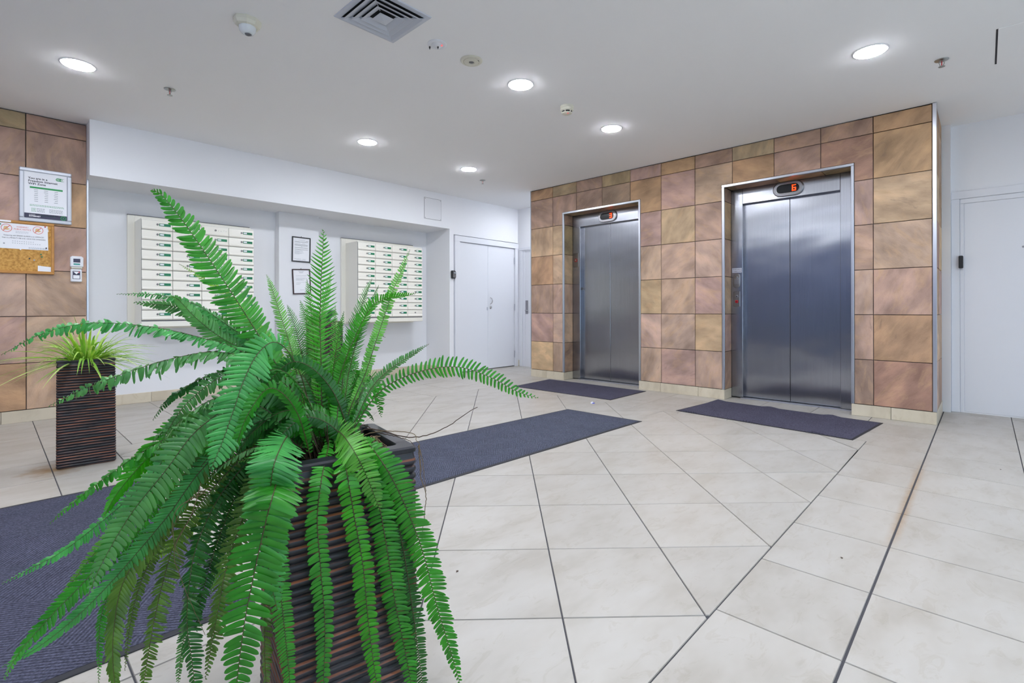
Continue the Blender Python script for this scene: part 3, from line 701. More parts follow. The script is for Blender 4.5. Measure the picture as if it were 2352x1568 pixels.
d3 = empty('door_3', (XD, -.3, 0)); tag(d3, 'plain white side door right of the slate lift wall', kind='structure')
for a, b, c, d, o_ in ((.171, .231, 0, 1.994, .022), (.142, .170, 0, 1.949, .012), (-1.03, .231, 1.995, 2.066, .022), (-.96, .17, 1.950, 1.994, .012), (-1.03, -.961, 0, 1.994, .022)):
    MB().cbox((XD - o_, a, c), (XD + .01, b, d), .003).build('door_frame', M['door'], d3)
lf = MB().cbox((XD - .004, -.955, .012), (XD + .03, .140, 1.948), .002).build('door_leaf', M['door'], d3)
MB().lathe([(.009, 0), (.009, -.004), (.005, -.005)], (XD - .004, -.245, 1.515), 12, 'X').build('peephole', M['steel2'], lf)
sd = MB().cbox((XD - .062, .146, 1.345), (XD - .022, .178, 1.462), .006).build('door_contact', M['dark']); tag(sd, 'small black contact sensor on the side door frame', 'sensor')

# wall hatch, key safe -------------------------------------------------
ht = empty('access_hatch', (4.467, YK, 2.285), label='square white access hatch high on the wall above the recess', cat='hatch')
MB().cbox((4.313, YK - .002, 2.283), (4.621, YK + .001, 2.590), .0005).build('hatch_joint', M['greyline'], ht)
lid = MB().cbox((4.317, YK - .004, 2.287), (4.617, YK + .001, 2.586), .001).build('hatch_lid', M['hatchm'], ht)
for x, z in ((4.33, 2.30), (4.604, 2.30), (4.33, 2.573), (4.604, 2.573)): MB().lathe([(.005, 0), (.005, -.001)], (x, YK - .004, z), 8, 'Y').build('screw', M['greyline'], lid)
ks = empty('key_safe', (4.835, YK, 1.44), label='small black and grey key safe beside the double doors', cat='key safe')
MB().cbox((4.795, YK - .035, 1.442), (4.875, YK - .0005, 1.560), .010).build('key_safe_body', M['dark'], ks, smooth=True, auto=30)
fr = MB().cbox((4.815, YK - .046, 1.452), (4.872, YK - .033, 1.545), .006).build('key_safe_front', M['plate'], ks)
MB().cbox((4.826, YK - .049, 1.512), (4.862, YK - .044, 1.535), .002).build('dial_window', M['dark'], fr)
for i in range(4): MB().lathe([(.0035, -.008), (.0035, .008)], (4.831 + i * .0085, YK - .048, 1.523), 8).build('code_wheel', M['chrome'], fr)

# ------------------------------------------------------------------ mailboxes
DW, DH = 1.045 / 4, .1005
prof = [(0, DH - .0022), (-.010, DH - .0022), (-.0115, DH - .006), (-.0115, .036), (-.0135, .028), (-.019, .020), (-.019, .011), (-.012, .004), (-.008, .0018), (0, .0018)]
dm = MB(); n = len(prof)
ws = [(.0018, .0), (.005, 1), (DW - .005, 1), (DW - .0018, .0)]
for x, k in ws: dm.add([(x, y * (1 if k else .75), z) for y, z in prof], [])
for i in range(3):
    for j in range(n): dm.f.append((i * n + j, i * n + (j + 1) % n, (i + 1) * n + (j + 1) % n, (i + 1) * n + j))
dm.f += [tuple(range(n)), tuple(range(3 * n, 4 * n))]
door_me = dm.mesh('mailbox_door', smooth=True, auto=25); door_me.materials.append(M['cream'])
lock_me = MB().lathe([(.0105, 0), (.0105, -.005), (.007, -.006), (.004, -.0045)], (0, 0, 0), 12, 'Y').mesh('lock'); lock_me.materials.append(M['plate'])
lab_me = MB().cbox((0, -.002, -.0135), (.098, .0005, .0135), .0008).mesh('number_label'); lab_me.materials.append(M['green'])
ins_me = MB().cbox((0, -.0012, -.0075), (.034, .0005, .0075), .0004).mesh('name_slip'); ins_me.materials.append(M['paper'])
hole_me = MB().lathe([(.0025, 0), (.0025, -.0006)], (0, 0, 0), 8, 'Y').mesh('screw_hole'); hole_me.materials.append(M['dark'])


def mailboxes(x0, label, blank):
    YF = 6.062; x1 = x0 + 1.045; zb, zt = .868, .868 + DH * 10
    r = empty('mailbox_bank', (x0 + .52, YF, .776), label=label, cat='mailboxes')
    MB().cbox((x0, YF, .80), (x1, 6.395, zt + .014), .003).build('carcass', M['cream'], r)
    fx0, fx1 = x0 - .060, x1 + .078; YB = YR - .002
    for a, b in (((fx0, 6.385, .776), (x0 + .002, YB, 1.953)), ((x1 - .002, 6.385, .776), (fx1, YB, 1.953)), ((x0, 6.385, zt + .010), (x1, YB, 1.953)), ((x0, 6.385, .776), (x1, YB, .805))):
        MB().cbox(a, b, .003).build('wall_flange', M['cream'], r)
    MB().cbox((fx0, 6.382, 1.953), (fx1 - .01, YB, 1.960), .001).build('flange_shadow_line', M['greyline'], r)  # shadow gap above the flange, put in as a grey strip
    MB().cbox((x0 - .002, YF - .014, .802), (x1 + .002, YF + .01, .856), .003).build('base_panel', M['cream'], r)
    box((x0 + .001, YF - .006, .856), (x1 - .001, YF + .01, .870)).build('base_gap', M['greyline'], r)
    bk = box((x0 + .0005, YF - .003, .868), (x1 - .0005, YF + .004, zt)).build('joint_backing', M['greyline'], r)
    off = OFF[r.name]
    for c in range(4):
        for w_ in range(10):
            o = link('mailbox_door', door_me, None, r); org = Vector((x0 + c * DW, YF - .0015, zb + (9 - w_) * DH)); o.location = org - off
            def sub(nm, me, x, y, z):
                s = link(nm, me, None, o); s.location = (x, y, z); return s
            sub('lock', lock_me, DW * .508, -.0115, DH * .60)
            if (c, w_) == blank:
                for hx in (.16, .185, .215, .235): sub('screw_hole', hole_me, hx, -.0115, DH * .6 + R.uniform(-.006, .006))
                continue
            lb = sub('number_label', lab_me, DW * .563, -.0117, DH * .595); s2 = link('name_slip', ins_me, None, o); s2.location = (DW * .563 + .006, -.0137, DH * .60)
    return r


mailboxes(1.042, 'cream bank of mailboxes between the slate pillar and the framed notices', (2, 0))
mailboxes(3.390, 'cream bank of mailboxes between the framed notices and the double doors', (3, 9))

# ------------------------------------------------------------------ poster, cork board, notices
def lines(mb, x0, x1, y, zs, h, gaps=True, rnd=R):
    for z in zs:
        x = x0
        while x < x1:
            wd = rnd.uniform(.006, .016) if gaps else x1 - x0
            mb.box((x, y - .0004, z), (min(x1, x + wd), y, z + h)); x += wd + .003


pr = empty('wifi_poster', (.351, YP, 1.742), label='silver framed white and green poster on the slate wall', cat='poster')
PX0, PX1, PZ0, PZ1 = .181, .522, 1.745, 2.212; yf = YP - .002
fb = .032
for a, b in (((PX0, PZ0), (PX1, PZ0 + fb)), ((PX0, PZ1 - fb), (PX1, PZ1)), ((PX0, PZ0 + fb), (PX0 + fb, PZ1 - fb)), ((PX1 - fb, PZ0 + fb), (PX1, PZ1 - fb))):
    MB().cbox((a[0], yf - .018, a[1]), (b[0], yf, b[1]), .006).build('frame_side', M['silver'], pr)
sh = box((PX0 + .02, yf - .008, PZ0 + .02), (PX1 - .02, yf - .001, PZ1 - .02)).build('sheet', M['paper'], pr)
ys_ = yf - .0081; X0_ = PX0 + fb; W_ = PX1 - PX0 - 2 * fb
for i, (tx, wd) in enumerate((('You are in a', .45), ('Freedom Internet', .68), ('WiFi Zone', .41))):
    text('heading', tx, .024, (X0_ + .025, ys_, 2.118 - i * .024), FACE_Y, M['ink'], sh, width=W_ * wd, bold=.0006)
lg = MB().prism(pill(.060, .026), lambda p, q, h: (X0_ + W_ * .84 + p, ys_ - h, 2.140 + q), -.001, .0004).build('wifi_logo', M['gprint'], sh)
MB().prism(pill(.028, .020), lambda p, q, h: (X0_ + W_ * .90 + p, ys_ - h, 2.140 + q), 0, .0007).build('wifi_logo_pill', M['paper'], sh)
text('logo_lettering', 'WI', .016, (X0_ + W_ * .75, ys_ - .0008, 2.134), FACE_Y, M['paper'], sh, bold=.0004)
text('logo_lettering', 'FI', .016, (X0_ + W_ * .86, ys_ - .0008, 2.134), FACE_Y, M['gprint'], sh, bold=.0004)
box((X0_ + .035, ys_ - .0004, 2.038), (X0_ + W_ - .028, ys_, 2.053)).build('table_header', M['gprint'], sh)
m_ = MB()
for i in range(7):
    for cx_ in (.075, .14, .205): m_.box((X0_ + cx_ - R.uniform(.008, .015), ys_ - .0003, 2.024 - i * .0165), (X0_ + cx_ + .012, ys_, 2.028 - i * .0165))
m_.build('table_print', M['greyink'], sh)['kind'] = 'stuff'
m_ = MB(); lines(m_, X0_ + .035, X0_ + W_ - .02, ys_, (1.893, 1.884), .003); lines(m_, X0_ + .045, X0_ + .075, ys_, (1.860, 1.848, 1.836), .004); lines(m_, X0_ + .09, X0_ + W_ - .07, ys_, (1.803,), .004); m_.build('green_lines', M['gprint'], sh)['kind'] = 'stuff'
m_ = MB(); lines(m_, X0_ + .08, X0_ + .13, ys_, (1.860, 1.848, 1.836), .005); lines(m_, X0_ + .16, X0_ + .25, ys_, (1.860, 1.848, 1.836), .005); lines(m_, X0_ + .045, X0_ + W_ - .03, ys_, (1.814,), .003); m_.build('body_print', M['greyink'], sh)['kind'] = 'stuff'
box((X0_, ys_ - .0004, PZ0 + fb), (X0_ + W_, ys_, PZ0 + fb + .042)).build('footer_band', M['navy'], sh)
text('footer_lettering', 'FREEDOM', .009, (X0_ + .03, ys_ - .0006, PZ0 + fb + .027), FACE_Y, M['paper'], sh)
text('footer_lettering', 'INTERNET', .016, (X0_ + .03, ys_ - .0006, PZ0 + fb + .012), FACE_Y, M['paper'], sh, bold=.0006)
MB().lathe([(.019, 0), (.019, -.0008), (.014, -.0008), (.014, 0)], (X0_ + W_ - .024, ys_, PZ0 + fb + .021), 20, 'Y', False).build('footer_emblem', M['gprint'], sh)
MB().lathe([(.005, 0), (.005, -.0008)], (X0_ + W_ - .024, ys_, PZ0 + fb + .021), 12, 'Y').build('footer_emblem', M['gprint'], sh)

cb = empty('cork_board', (.0, YP, 1.287), label='oak framed cork notice board on the slate wall', cat='notice board')
CX0, CX1, CZ0, CZ1 = -.40, .405, 1.288, 1.741; yb = YP - .002
box((CX0 + .01, yb - .008, CZ0 + .01), (CX1 - .01, yb, CZ1 - .01)).build('cork_sheet', M['cork'], cb)
for a, b in (((CX0, CZ0), (CX1, CZ0 + .022)), ((CX0, CZ1 - .022), (CX1, CZ1)), ((CX0, CZ0 + .022), (CX0 + .022, CZ1 - .022)), ((CX1 - .022, CZ0 + .022), (CX1, CZ1 - .022))):
    MB().cbox((a[0], yb - .016, a[1]), (b[0], yb, b[1]), .003).build('frame_rail', M['oak'], cb)
box((.066, yb - .0172, 1.722), (.132, yb - .0160, 1.738)).build('name_strip', M['paper'], cb)
for x, z, mm in ((.318, 1.462, 'green'), (.324, 1.440, 'green'), (.245, 1.420, 'ink'), (.275, 1.408, 'greyink')):
    MB().lathe([(.002, 0), (.002, -.006), (.006, -.008), (.006, -.013)], (x, yb - .008, z), 10, 'Y').build('push_pin', M[mm], cb)
nt_ = empty('warning_notice', (.2, YP, 1.495), label='white warning notice pinned to the cork board', cat='notice')
NY = yb - .0085
sh = MB().add([(.0, NY, 1.716), (.362, NY - .001, 1.714), (.366, NY - .002, 1.500), (.0, NY - .001, 1.498), (.0, NY - .0006, 1.716), (.362, NY - .0016, 1.714), (.366, NY - .0026, 1.500), (.0, NY - .0016, 1.498)],
              [(0, 1, 2, 3), (7, 6, 5, 4), (0, 4, 5, 1), (1, 5, 6, 2), (2, 6, 7, 3), (3, 7, 4, 0)]).build('sheet', M['paper'], nt_)
ny = NY - .003
for cxx in (.105, .300):
    MB().lathe([(.034, 0), (.034, -.0005), (.030, -.0005), (.030, 0), (.034, 0)], (cxx, ny, 1.672), 28, 'Y', False).build('prohibition_ring', M['pink'], sh)
    MB().add([(cxx - .023, ny - .0003, 1.650), (cxx - .019, ny - .0003, 1.646), (cxx + .023, ny - .0003, 1.694), (cxx + .019, ny - .0003, 1.698)], [(0, 1, 2, 3)]).build('prohibition_bar', M['pink'], sh)
    MB().add([(cxx - .02, ny, 1.66), (cxx + .005, ny, 1.655), (cxx + .022, ny, 1.664), (cxx + .008, ny, 1.672), (cxx + .006, ny, 1.688), (cxx - .014, ny, 1.686)], [(0, 1, 2, 3, 4, 5)]).build('hand_drawing', M['skin'], sh)
text('heading', 'WARNING !', .016, (.203, ny, 1.683), FACE_Y, M['pink'], sh, 'CENTER', width=.075)
text('heading', 'PUBLIC NOTICE', .018, (.203, ny, 1.662), FACE_Y, M['pink'], sh, 'CENTER', width=.105)
text('body_lettering', 'Tampering with SMOKE ALARMS is an OFFENCE!!', .014, (.212, ny, 1.607), FACE_Y, M['ink'], sh, 'CENTER', width=.25)
text('body_lettering', 'There is a PENALTY FEE of $1,120.00 FOR OFFENDERS', .013, (.212, ny, 1.586), FACE_Y, M['ink'], sh, 'CENTER', width=.27)
m_ = MB(); lines(m_, .16, .24, ny, (1.647, 1.637), .002); m_.build('small_print', M['greyink'], sh)['kind'] = 'stuff'
m_ = MB()
for z, x1 in ((1.562, .28), (1.545, .315)):
    x = .14
    while x < x1: m_.box((x, ny - .0004, z), (x + .006, ny, z + .004)); x += .014
m_.build('spaced_lettering', M['greyink'], sh)['kind'] = 'stuff'
m_ = MB(); lines(m_, .24, .355, ny, (1.515, 1.508), .0025); m_.build('footer_print', M['greyink'], sh)['kind'] = 'stuff'
for x, z, mm in ((.345, 1.706, 'bulb'), (.068, 1.700, 'green'), (.090, 1.540, 'greyink'), (.352, 1.519, 'dark'), (.19, 1.495, 'paper')):
    MB().lathe([(.002, 0), (.002, -.003), (.0055, -.005), (.0055, -.010)], (x, ny, z), 10, 'Y').build('push_pin', M[mm], nt_)
MB().add([(.352, ny - .001, 1.695), (.364, ny - .004, 1.69), (.368, ny - .003, 1.668), (.36, ny - .001, 1.662)], [(0, 1, 2, 3)]).build('torn_tape', M['paper'], nt_)
sl = MB().add([(.298, NY, 1.362), (.318, NY - .001, 1.362), (.322, NY - .001, 1.356), (.386, NY - .002, 1.354), (.386, NY - .002, 1.312), (.298, NY, 1.314), (.298, NY + .0006, 1.362), (.386, NY - .0014, 1.354), (.386, NY - .0014, 1.312), (.298, NY + .0006, 1.314)],
              [(0, 1, 2, 3, 4, 5), (6, 9, 8, 7), (5, 4, 8, 9)]).build('torn_slip', M['paper']); tag(sl, 'torn white slip tucked into the cork board corner', 'paper slip')

cp = empty('call_panel', (.556, YP, 1.36), label='white electronic panel with dark screen above the card reader', cat='panel')
MB().cbox((.510, YP - .030, 1.366), (.602, YP - .003, 1.458), .006).build('panel_body', M['rim'], cp)
MB().cbox((.520, YP - .026, 1.456), (.592, YP - .006, 1.464), .003).build('panel_top', M['rim'], cp)
box((.532, YP - .0315, 1.406), (.580, YP - .029, 1.440)).build('panel_screen', M['navy'], cp); box((.533, YP - .0315, 1.384), (.578, YP - .029, 1.397)).build('panel_button', M['teal'], cp)
MB().cbox((.518, YP - .022, 1.350), (.595, YP - .003, 1.368), .003).build('panel_foot', M['ivory'], cp)
cr = empty('card_reader', (.552, YP, 1.229), label='white card reader with blue arrow emblem under the electronic panel', cat='reader')
MB().cbox((.513, YP - .026, 1.229), (.592, YP - .003, 1.346), .006).build('reader_body', M['rim'], cr)
rp = box((.527, YP - .0272, 1.254), (.579, YP - .0255, 1.328)).build('reader_label', M['navy'], cr)
MB().add([(.531, YP - .0276, 1.322), (.575, YP - .0276, 1.322), (.553, YP - .0276, 1.298)], [(0, 2, 1)]).build('arrow_emblem', M['paper'], rp)
box((.531, YP - .0276, 1.258), (.575, YP - .0272, 1.290)).build('reader_text_panel', M['paper'], rp)
MB().lathe([(.004, 0), (.004, -.001)], (.571, YP - .0272, 1.318), 10, 'Y').build('reader_light', M['red'], rp)


def framed(name, label, c, w_, h_, roll, fm, txt):
    r = empty(name, (c[0], YQ - .002, c[1]), label=label, cat='framed notice'); r.rotation_euler = (0, roll, 0)
    q = OFF[r.name]; x0, x1, z0, z1 = q.x - w_ / 2, q.x + w_ / 2, q.z - h_ / 2, q.z + h_ / 2; b = .013; y = q.y
    for a, e in (((x0, z0), (x1, z0 + b)), ((x0, z1 - b), (x1, z1)), ((x0, z0 + b), (x0 + b, z1 - b)), ((x1 - b, z0 + b), (x1, z1 - b))):
        MB().cbox((a[0], y - .014, a[1]), (e[0], y, e[1]), .002).build('frame_side', fm, r)
    s = box((x0 + .008, y - .006, z0 + .008), (x1 - .008, y - .001, z1 - .008)).build('sheet', M['paper'], r)
    m1, m2 = MB(), MB(); yy = y - .0062
    for kind, a, e, z in txt:
        lines(m1 if kind == 'k' else m2, x0 + a * w_, x0 + e * w_, yy, (z0 + z * h_,), .004 if kind == 'k' else .003)
    if m1.v: m1.build('bold_print', M['ink'], s)['kind'] = 'stuff'
    m2.build('fine_print', M['greyink'], s)['kind'] = 'stuff'
    MB().lathe([(.003, 0), (.003, -.008)], (q.x, y, z1 + .006), 8, 'Y').build('nail', M['dark'], r)
    MB().tube([(q.x - .006, y - .004, z1 - .002), (q.x, y - .004, z1 + .012), (q.x + .006, y - .004, z1 - .002)], .0014, 5).build('hanging_loop', M['dark'], r)


framed('framed_certificate', 'black framed document with bold lines, upper of two on the pilaster', (2.740, 1.736), .236, .317, math.radians(1.0), M['blackframe'],
       [('g', .35, .7, .87), ('k', .75, .88, .84), ('k', .15, .85, .80), ('g', .15, .45, .755), ('g', .55, .7, .745), ('k', .15, .85, .69), ('k', .15, .85, .65), ('g', .5, .55, .61), ('k', .15, .85, .565), ('k', .15, .85, .495)] +
       [('g', .15, .15 + R.uniform(.2, .5), .45 - .028 * i) for i in range(6)] + [('g', .12, .5, .12), ('g', .58, .75, .11), ('g', .25, .75, .07)])
framed('framed_letter', 'brown framed letter hanging crooked, lower of two on the pilaster', (2.744, 1.330), .230, .318, math.radians(-2.6), M['brownframe'],
       [('g', .35, .65, .90), ('g', .38, .62, .87), ('g', .40, .6, .84), ('g', .2, .8, .74), ('g', .2, .78, .68)] + [('g', .2, .2 + R.uniform(.3, .55), .62 - .025 * i) for i in range(4)] + [('g', .2, .78, .47), ('g', .2, .45, .42), ('g', .2, .4, .38), ('g', .4, .65, .16)])

# ------------------------------------------------------------------ ceiling fittings
def downlight(x, y, label):
    r = empty('downlight', (x, y, H), label=label, cat='downlight', group='recessed ceiling downlights')
    MB().lathe([(.090, -.0005), (.104, -.0005), (.104, -.002), (.098, -.0045), (.090, -.0045), (.090, -.0005)], (x, y, H), 32).build('rim', M['rim'], r, smooth=True)
    MB().lathe([(.090, -.002), (.0885, -.0072), (.060, -.0115), (.0001, -.014)], (x, y, H), 28).build('lens', M['lamp'], r, smooth=True)


for x, y, l in ((.434, 4.605, 'bright round downlight above the slate pillar and its notices'), (2.807, 2.573, 'bright round downlight next to the white ceiling speaker'), (2.680, 4.590, 'bright round downlight in front of the framed notices'),
                (4.054, 4.580, 'bright round downlight nearest the double doors'), (4.086, 2.575, 'bright round downlight just past the smoke detector'), (4.064, .554, 'bright round downlight in front of the lift showing G'),
                (2.75, .554, 'added unseen downlight over the open floor by the lifts'), (1.40, .554, 'added unseen downlight over the fern'), (.0, 2.573, 'added unseen downlight over the striped mat'),  # lamps from here on are unseen, added to light the room
                (-.0, .554, 'added unseen downlight over the viewpoint'), (-1.1, 4.6, 'added unseen downlight in the corner by the slate wall'), (-1.1, 2.573, 'added unseen downlight midway along the blue grey wall'),
                (-1.1, .554, 'added unseen downlight on the side towards the added glazing'), (1.40, -1.45, 'added unseen downlight by the rear wall'), (4.06, -1.45, 'added unseen downlight before the side door'), (6.02, 4.93, 'added unseen downlight in the passage, brightening the double doors')):  # the last is a hidden lamp added to brighten the doors
    downlight(x, y, l)

av = empty('air_vent', (1.597, 2.56, H), label='square white four-way air diffuser in the ceiling', cat='air vent')
vx, vy = 1.597, 2.560


def ring(s0, z0, s1, z1, th):
    m = MB()
    P0 = [(-1, -1), (1, -1), (1, 1), (-1, 1)]
    vs_ = [(vx + a * s0, vy + b * s0, H - z0) for a, b in P0] + [(vx + a * s1, vy + b * s1, H - z1) for a, b in P0]
    vs_ += [(vx + a * (s1 - th), vy + b * (s1 - th), H - z1) for a, b in P0] + [(vx + a * (s0 - th), vy + b * (s0 - th), H - z0) for a, b in P0]
    fs = []
    for k in range(4):
        for i in range(4): fs.append((k * 4 + i, k * 4 + (i + 1) % 4, ((k + 1) % 4) * 4 + (i + 1) % 4, ((k + 1) % 4) * 4 + i))
    return m.add(vs_, fs)


ring(.2025, .0005, .200, .006, .030).build('frame', M['vent'], av)
box((vx - .175, vy - .175, H - .0012), (vx + .175, vy + .175, H - .0002)).build('duct_shade', M['ventdark'], av)  # flat dark plate in place of the shade inside the duct
for s0, s1 in ((.128, .168), (.092, .130), (.058, .094)):
    ring(s0, .002, s1, .020, .0035).build('louvre', M['vent'], av)
MB().add([(vx - .046, vy - .046, H - .016), (vx + .046, vy - .046, H - .016), (vx + .046, vy + .046, H - .016), (vx - .046, vy + .046, H - .016), (vx, vy, H - .024), (vx - .02, vy - .02, H - .002), (vx + .02, vy - .02, H - .002), (vx + .02, vy + .02, H - .002), (vx - .02, vy + .02, H - .002)],
         [(0, 1, 4), (1, 2, 4), (2, 3, 4), (3, 0, 4), (0, 5, 6, 1), (1, 6, 7, 2), (2, 7, 8, 3), (3, 8, 5, 0), (5, 6, 7, 8)]).build('centre_cone', M['vent'], av)
for sx, sy in ((1, 1), (1, -1), (-1, 1), (-1, -1)): MB().tube([(vx + sx * .05, vy + sy * .05, H - .008), (vx + sx * .172, vy + sy * .172, H - .010)], .0025, 5).build('corner_stay', M['vent'], av)

ps = empty('motion_sensor', (1.06, 3.17, H), label='ivory motion sensor with domed lens beside the air vent', cat='sensor')
octo = [(.066 * math.cos(math.pi / 8 + k * math.pi / 4) * (1.15 if k in (0, 3, 4, 7) else 1), .066 * math.sin(math.pi / 8 + k * math.pi / 4)) for k in range(8)]
m_ = MB(); Z8 = ((1, 0), (1, .022), (.90, .040), (.74, .046)); n8 = 8
for s_, z_ in Z8: m_.add([(1.06 + p[0] * s_, 3.17 + p[1] * s_, H - z_) for p in octo], [])
for k in range(3):
    for i in range(8): m_.f.append((k * 8 + i, k * 8 + (i + 1) % 8, (k + 1) * 8 + (i + 1) % 8, (k + 1) * 8 + i))
m_.f += [tuple(range(8)), tuple(range(24, 32))]; m_.build('sensor_base', M['ivory'], ps)
MB().lathe([(.047, -.040), (.047, -.052), (.044, -.066), (.034, -.080), (.018, -.089), (.0001, -.091)], (1.06, 3.17, H), 20).build('dome_lens', M['lens'], ps, smooth=True)
MB().lathe([(.020, -.0885), (.012, -.0925), (.0001, -.093)], (1.062, 3.165, H), 12).build('lens_mask', M['greyline'], ps)

ll = empty('recessed_sensor', (2.007, 2.575, H), label='white recessed ceiling sensor with a red light between vent and speaker', cat='sensor')
MB().lathe([(.062, -.0005), (.062, -.004), (.054, -.008), (.045, -.009), (.040, -.006), (.030, -.014), (.0001, -.017)], (2.007, 2.575, H), 28).build('sensor_face', M['rim'], ll, smooth=True)
MB().lathe([(.006, -.012), (.006, -.016), (.0001, -.018)], (2.022, 2.545, H), 10).build('red_light', M['red'], ll)
for dx, dy in ((.004, -.004), (-.03, .038)): MB().lathe([(.005, -.012), (.006, -.018), (.0001, -.034)], (2.007 + dx, 2.575 + dy, H), 8).build('probe', M['dark'], ll)

sk = empty('ceiling_speaker', (2.300, 2.570, H), label='ivory ringed round ceiling speaker beyond the red-lit sensor', cat='speaker')
MB().lathe([(.076, -.0005), (.076, -.005), (.070, -.010), (.056, -.011), (.054, -.007), (.052, -.012), (.034, -.016), (.022, -.017), (.020, -.012), (.0001, -.012)], (2.3, 2.57, H), 32).build('speaker_ring', M['ivory'], sk, smooth=True, auto=35)
MB().lathe([(.017, -.011), (.017, -.0135), (.0001, -.014)], (2.3, 2.57, H), 18).build('centre_disc', M['greyline'], sk)
for dx in (0, .009): MB().lathe([(.004, -.010), (.004, -.0122)], (2.318 + dx, 2.522 + dx * .4, H), 8).build('speaker_led', M['dark'], sk)

sm = empty('smoke_detector', (3.379, 2.566, H), label='cream smoke detector with dark slots between two downlights', cat='smoke detector')
MB().lathe([(.056, -.0005), (.056, -.020), (.053, -.022), (.055, -.024), (.055, -.036), (.046, -.044)], (3.379, 2.566, H), 28).build('detector_base', M['ivory'], sm, smooth=True, auto=35)
MB().lathe([(.042, -.043), (.042, -.058)], (3.379, 2.566, H), 24).build('dark_chamber', M['dark'], sm)
cap = MB().lathe([(.044, -.057), (.042, -.062), (.030, -.068), (.0001, -.070)], (3.379, 2.566, H), 24).build('detector_cap', M['ivory'], sm, smooth=True)
for k in range(6):
    a = k * math.pi / 3 + .3; MB().tube([(3.379 + .044 * math.cos(a), 2.566 + .044 * math.sin(a), H - .042), (3.379 + .043 * math.cos(a), 2.566 + .043 * math.sin(a), H - .060)], .004, 6).build('cage_rib', M['ivory'], sm)
MB().lathe([(.007, -.067), (.007, -.070), (.0001, -.071)], (3.365, 2.545, H), 10).build('alarm_light', M['red'], cap)


def sprinkler(x, y, label):
    r = empty('fire_sprinkler', (x, y, H), label=label, cat='sprinkler', group='ceiling fire sprinklers')
    MB().lathe([(.040, -.0005), (.038, -.004), (.022, -.009), (.013, -.010), (.0001, -.010)], (x, y, H), 22).build('escutcheon', M['brass'], r, smooth=True)
    for s in (1, -1): MB().tube([(x + .004 * s, y - .010 * s, H - .009), (x + .006 * s, y - .014 * s, H - .022), (x + .003 * s, y - .008 * s, H - .040), (x, y, H - .046)], .0028, 6).build('frame_arm', M['brass'], r)
    MB().tube([(x, y, H - .010), (x, y, H - .042)], .0028, 6).build('glass_bulb', M['bulb'], r)
    MB().lathe([(.018, -.046), (.019, -.048), (.0001, -.049)], (x, y, H), 14).build('deflector', M['brass'], r)


sprinkler(.975, 4.604, 'metal fire sprinkler beside the downlight over the slate pillar')
sprinkler(4.533, 4.846, 'metal fire sprinkler nearest the double doors')
sprinkler(4.546, .215, 'metal fire sprinkler beside the downlight before the G lift')

ch_ = empty('ceiling_hatch', (4.585, -.36, H), label='square flush hatch in the ceiling before the side door', cat='hatch')
box((4.282, -.064, H - .0015), (4.886, -.052, H - .0002)).build('hatch_joint', M['rubber'], ch_)
MB().cbox((4.282, -.655, H - .003), (4.886, -.0615, H - .0005), .0008).build('hatch_lid', M['ceil'], ch_)

# ------------------------------------------------------------------ mats
def floor_mat(name, label, corners, m, rim, wav=0):
    r = empty(name, (sum(c[0] for c in corners) / 4, sum(c[1] for c in corners) / 4, 0), label=label, cat='mat', group='dark floor mats')
    A, B_, C_, D_ = [Vector((c[0], c[1])) for c in corners]
    MB().prism([tuple(v) for v in (A, B_, C_, D_)], fl, .0004, .004, .003).build('rubber_border', M['rubber'], r)
    ins_ = [Vector(p) for p in inset([tuple(v) for v in (A, B_, C_, D_)], rim)]
    nu, nv = 40, 24; mb = MB(); vs_ = []
    for i in range(nu + 1):
        for j in range(nv + 1):
            s, q = i / nu, j / nv; p = (ins_[0] * (1 - s) + ins_[1] * s) * (1 - q) + (ins_[3] * (1 - s) + ins_[2] * s) * q
            z = .009 + wav * max(0, math.sin(s * 17 + q * 1.5)) ** 4 * (.35 + .65 * abs(2 * q - 1)) * R.uniform(.9, 1.1)
            if i in (0, nu) or j in (0, nv): z -= .004
            vs_.append((p.x, p.y, z))
    fs = [(i * (nv + 1) + j, (i + 1) * (nv + 1) + j, (i + 1) * (nv + 1) + j + 1, i * (nv + 1) + j + 1) for i in range(nu) for j in range(nv)]
    mb.add(vs_, fs)
    bd = [i * (nv + 1) for i in range(nu + 1)] + [nu * (nv + 1) + j for j in range(1, nv + 1)] + [i * (nv + 1) + nv for i in range(nu - 1, -1, -1)] + [j for j in range(nv - 1, 0, -1)]
    k0 = len(mb.v); mb.v += [Vector((mb.v[i].x, mb.v[i].y, .003)) for i in bd]
    for i in range(len(bd)): mb.f.append((bd[i], bd[(i + 1) % len(bd)], k0 + (i + 1) % len(bd), k0 + i))
    mb.build('pile', m, r, smooth=True)


floor_mat('floor_mat', 'long grey mat with diamond ribs in the middle of the floor', [(1.42, 2.228), (3.884, 2.147), (3.870, 2.936), (1.42, 3.058)], M['mat1'], .022)
floor_mat('floor_mat', 'plain dark mat in front of the lift showing 3', [(4.554, 4.300), (4.569, 2.896), (5.345, 2.899), (5.362, 4.385)], M['mat2'], .016)
floor_mat('floor_mat', 'plain dark rippled mat in front of the lift showing G', [(4.522, 2.142), (4.389, .708), (5.217, .626), (5.330, 2.060)], M['mat2'], .016, .012)
floor_mat('floor_mat', 'large grey chevron mat under the hanging fern fronds', [(-1.7, 1.752), (.606, 1.748), (.600, 3.490), (-1.7, 3.480)], M['mat3'], .026)

